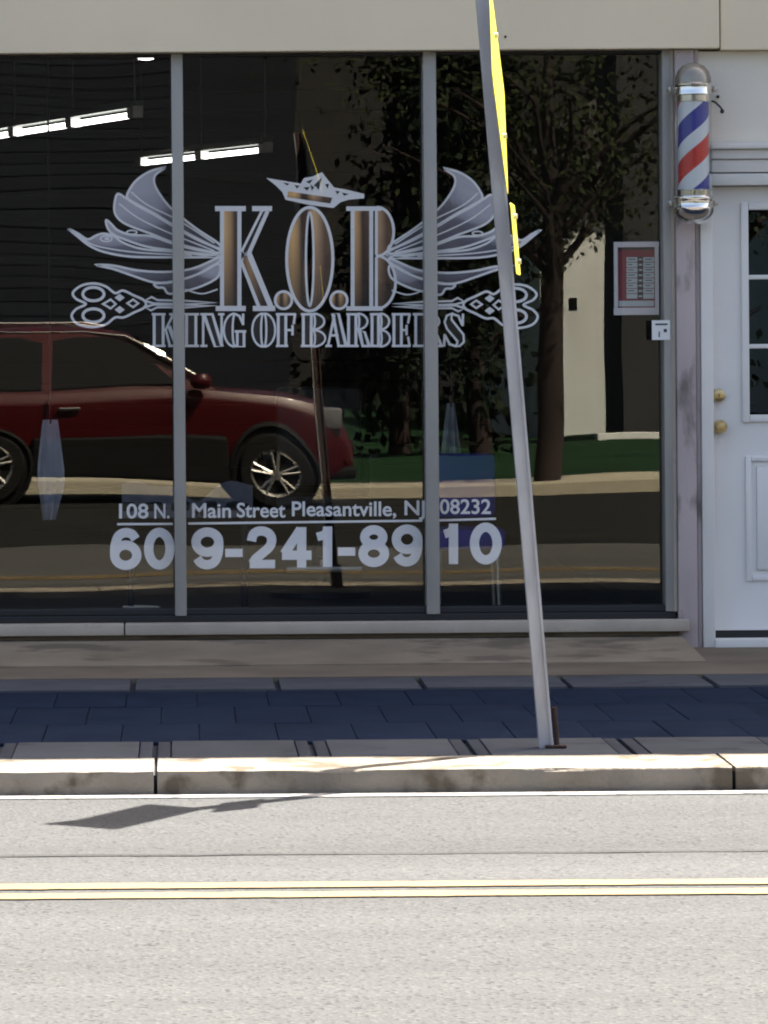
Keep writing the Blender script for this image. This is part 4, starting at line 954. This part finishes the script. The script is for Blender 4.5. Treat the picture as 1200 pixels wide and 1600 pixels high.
M['slate'] = mat('slate_siding', (.011, .013, .019), .8, var=.12, vscale=1.0, spec=.1, objrand=.12)
ya = OUT(-34)
mk('wall', MB().box(-12.1, 3.3, ya - 9, ya, 0, 9.2), M['slate'], sl)
mk('roof', MB().add([(-12.5, ya + .4, 9.1), (5.6, ya + .4, 9.1), (5.6, ya - 9.4, 9.1), (-12.5, ya - 9.4, 9.1), (-11.6, ya - 4.5, 12), (4.7, ya - 4.5, 12)], [[0, 1, 5, 4], [2, 3, 4, 5], [1, 2, 5], [3, 0, 4], [0, 3, 2, 1]]), M['roof'], sl)
b0 = None
for k in range(44):
    if b0 is None: b0 = mk('siding_board', MB().add([(-12.1, ya + .002, .3), (5.2, ya + .002, .3), (5.2, ya + .016, .3), (-12.1, ya + .016, .3), (-12.1, ya + .006, .49), (5.2, ya + .006, .49)], [[3, 2, 5, 4], [0, 1, 2, 3], [1, 5, 2], [0, 3, 4]]), M['slate'], sl)
    else: piece(b0, sl, dz=k * .2)
for wx_, wz in ((-3.4, 1.2), (-3.4, 4.6), (-6.4, 4.6)):
    wn = mk('window', MB().box(wx_ - .08, wx_ + .98, ya + .03, ya + .06, wz - .08, wz + 1.68), M['roof'], sl)
    mk('pane', MB().box(wx_, wx_ + .9, ya + .061, ya + .07, wz, wz + 1.6), M['carglass'], wn)
wh_ = thing('white_house', 'pale sided house across the lawn, mirrored beside the price list', 'house', (15, OUT(-46), .02))
mk('wall', MB().box(11.6, 19, OUT(-52), OUT(-46), 0, 4.6), M['white_wall'], wh_)
mk('roof', MB().prism([(11.2, 4.602), (19.4, 4.602), (15.3, 7.4)], OUT(-52.3), OUT(-45.7)), M['roof'], wh_)
mk('window', MB().box(12.18, 12.34, OUT(-46) - .03, OUT(-46) + .02, 2.2, 2.42, .005), M['carglass'], wh_)
br_ = thing('dark_barn', 'dark clad two storey outbuilding at the edge of the lawn', 'building', (16, OUT(-41), .02))
mk('wall', MB().box(11.85, 22, OUT(-41.5), OUT(-40), 0, 7.2), M['barn'], br_)
mk('roof', MB().box(11.7, 22.2, OUT(-41.7), OUT(-39.85), 7.202, 7.4), M['roof'], br_)
o = mk('low_wall', MB().box(11.2, 22, OUT(-39.4) - .4, OUT(-39.4), 0, .16, .02), M['white_wall'], None, (16, OUT(-39.4), 0)); tag(o, 'low white masonry wall along the lawn in front of the dark outbuilding', 'wall')
fb = thing('sky_block', 'long dark block added behind the evergreens to keep sky out of the reflections', 'building', (8, OUT(-61), 0))
mk('wall', MB().box(-22, 45, OUT(-68), OUT(-60), 0, 15), mat('sky_block_dark', (.012, .011, .011), .9, var=.2), fb)  # dark screen added to block the sky from the window reflections
mk('parapet_cap', MB().box(-22.2, 45.2, OUT(-68) - .2, OUT(-60) + .2, 15.002, 15.2), M['roof'], fb)
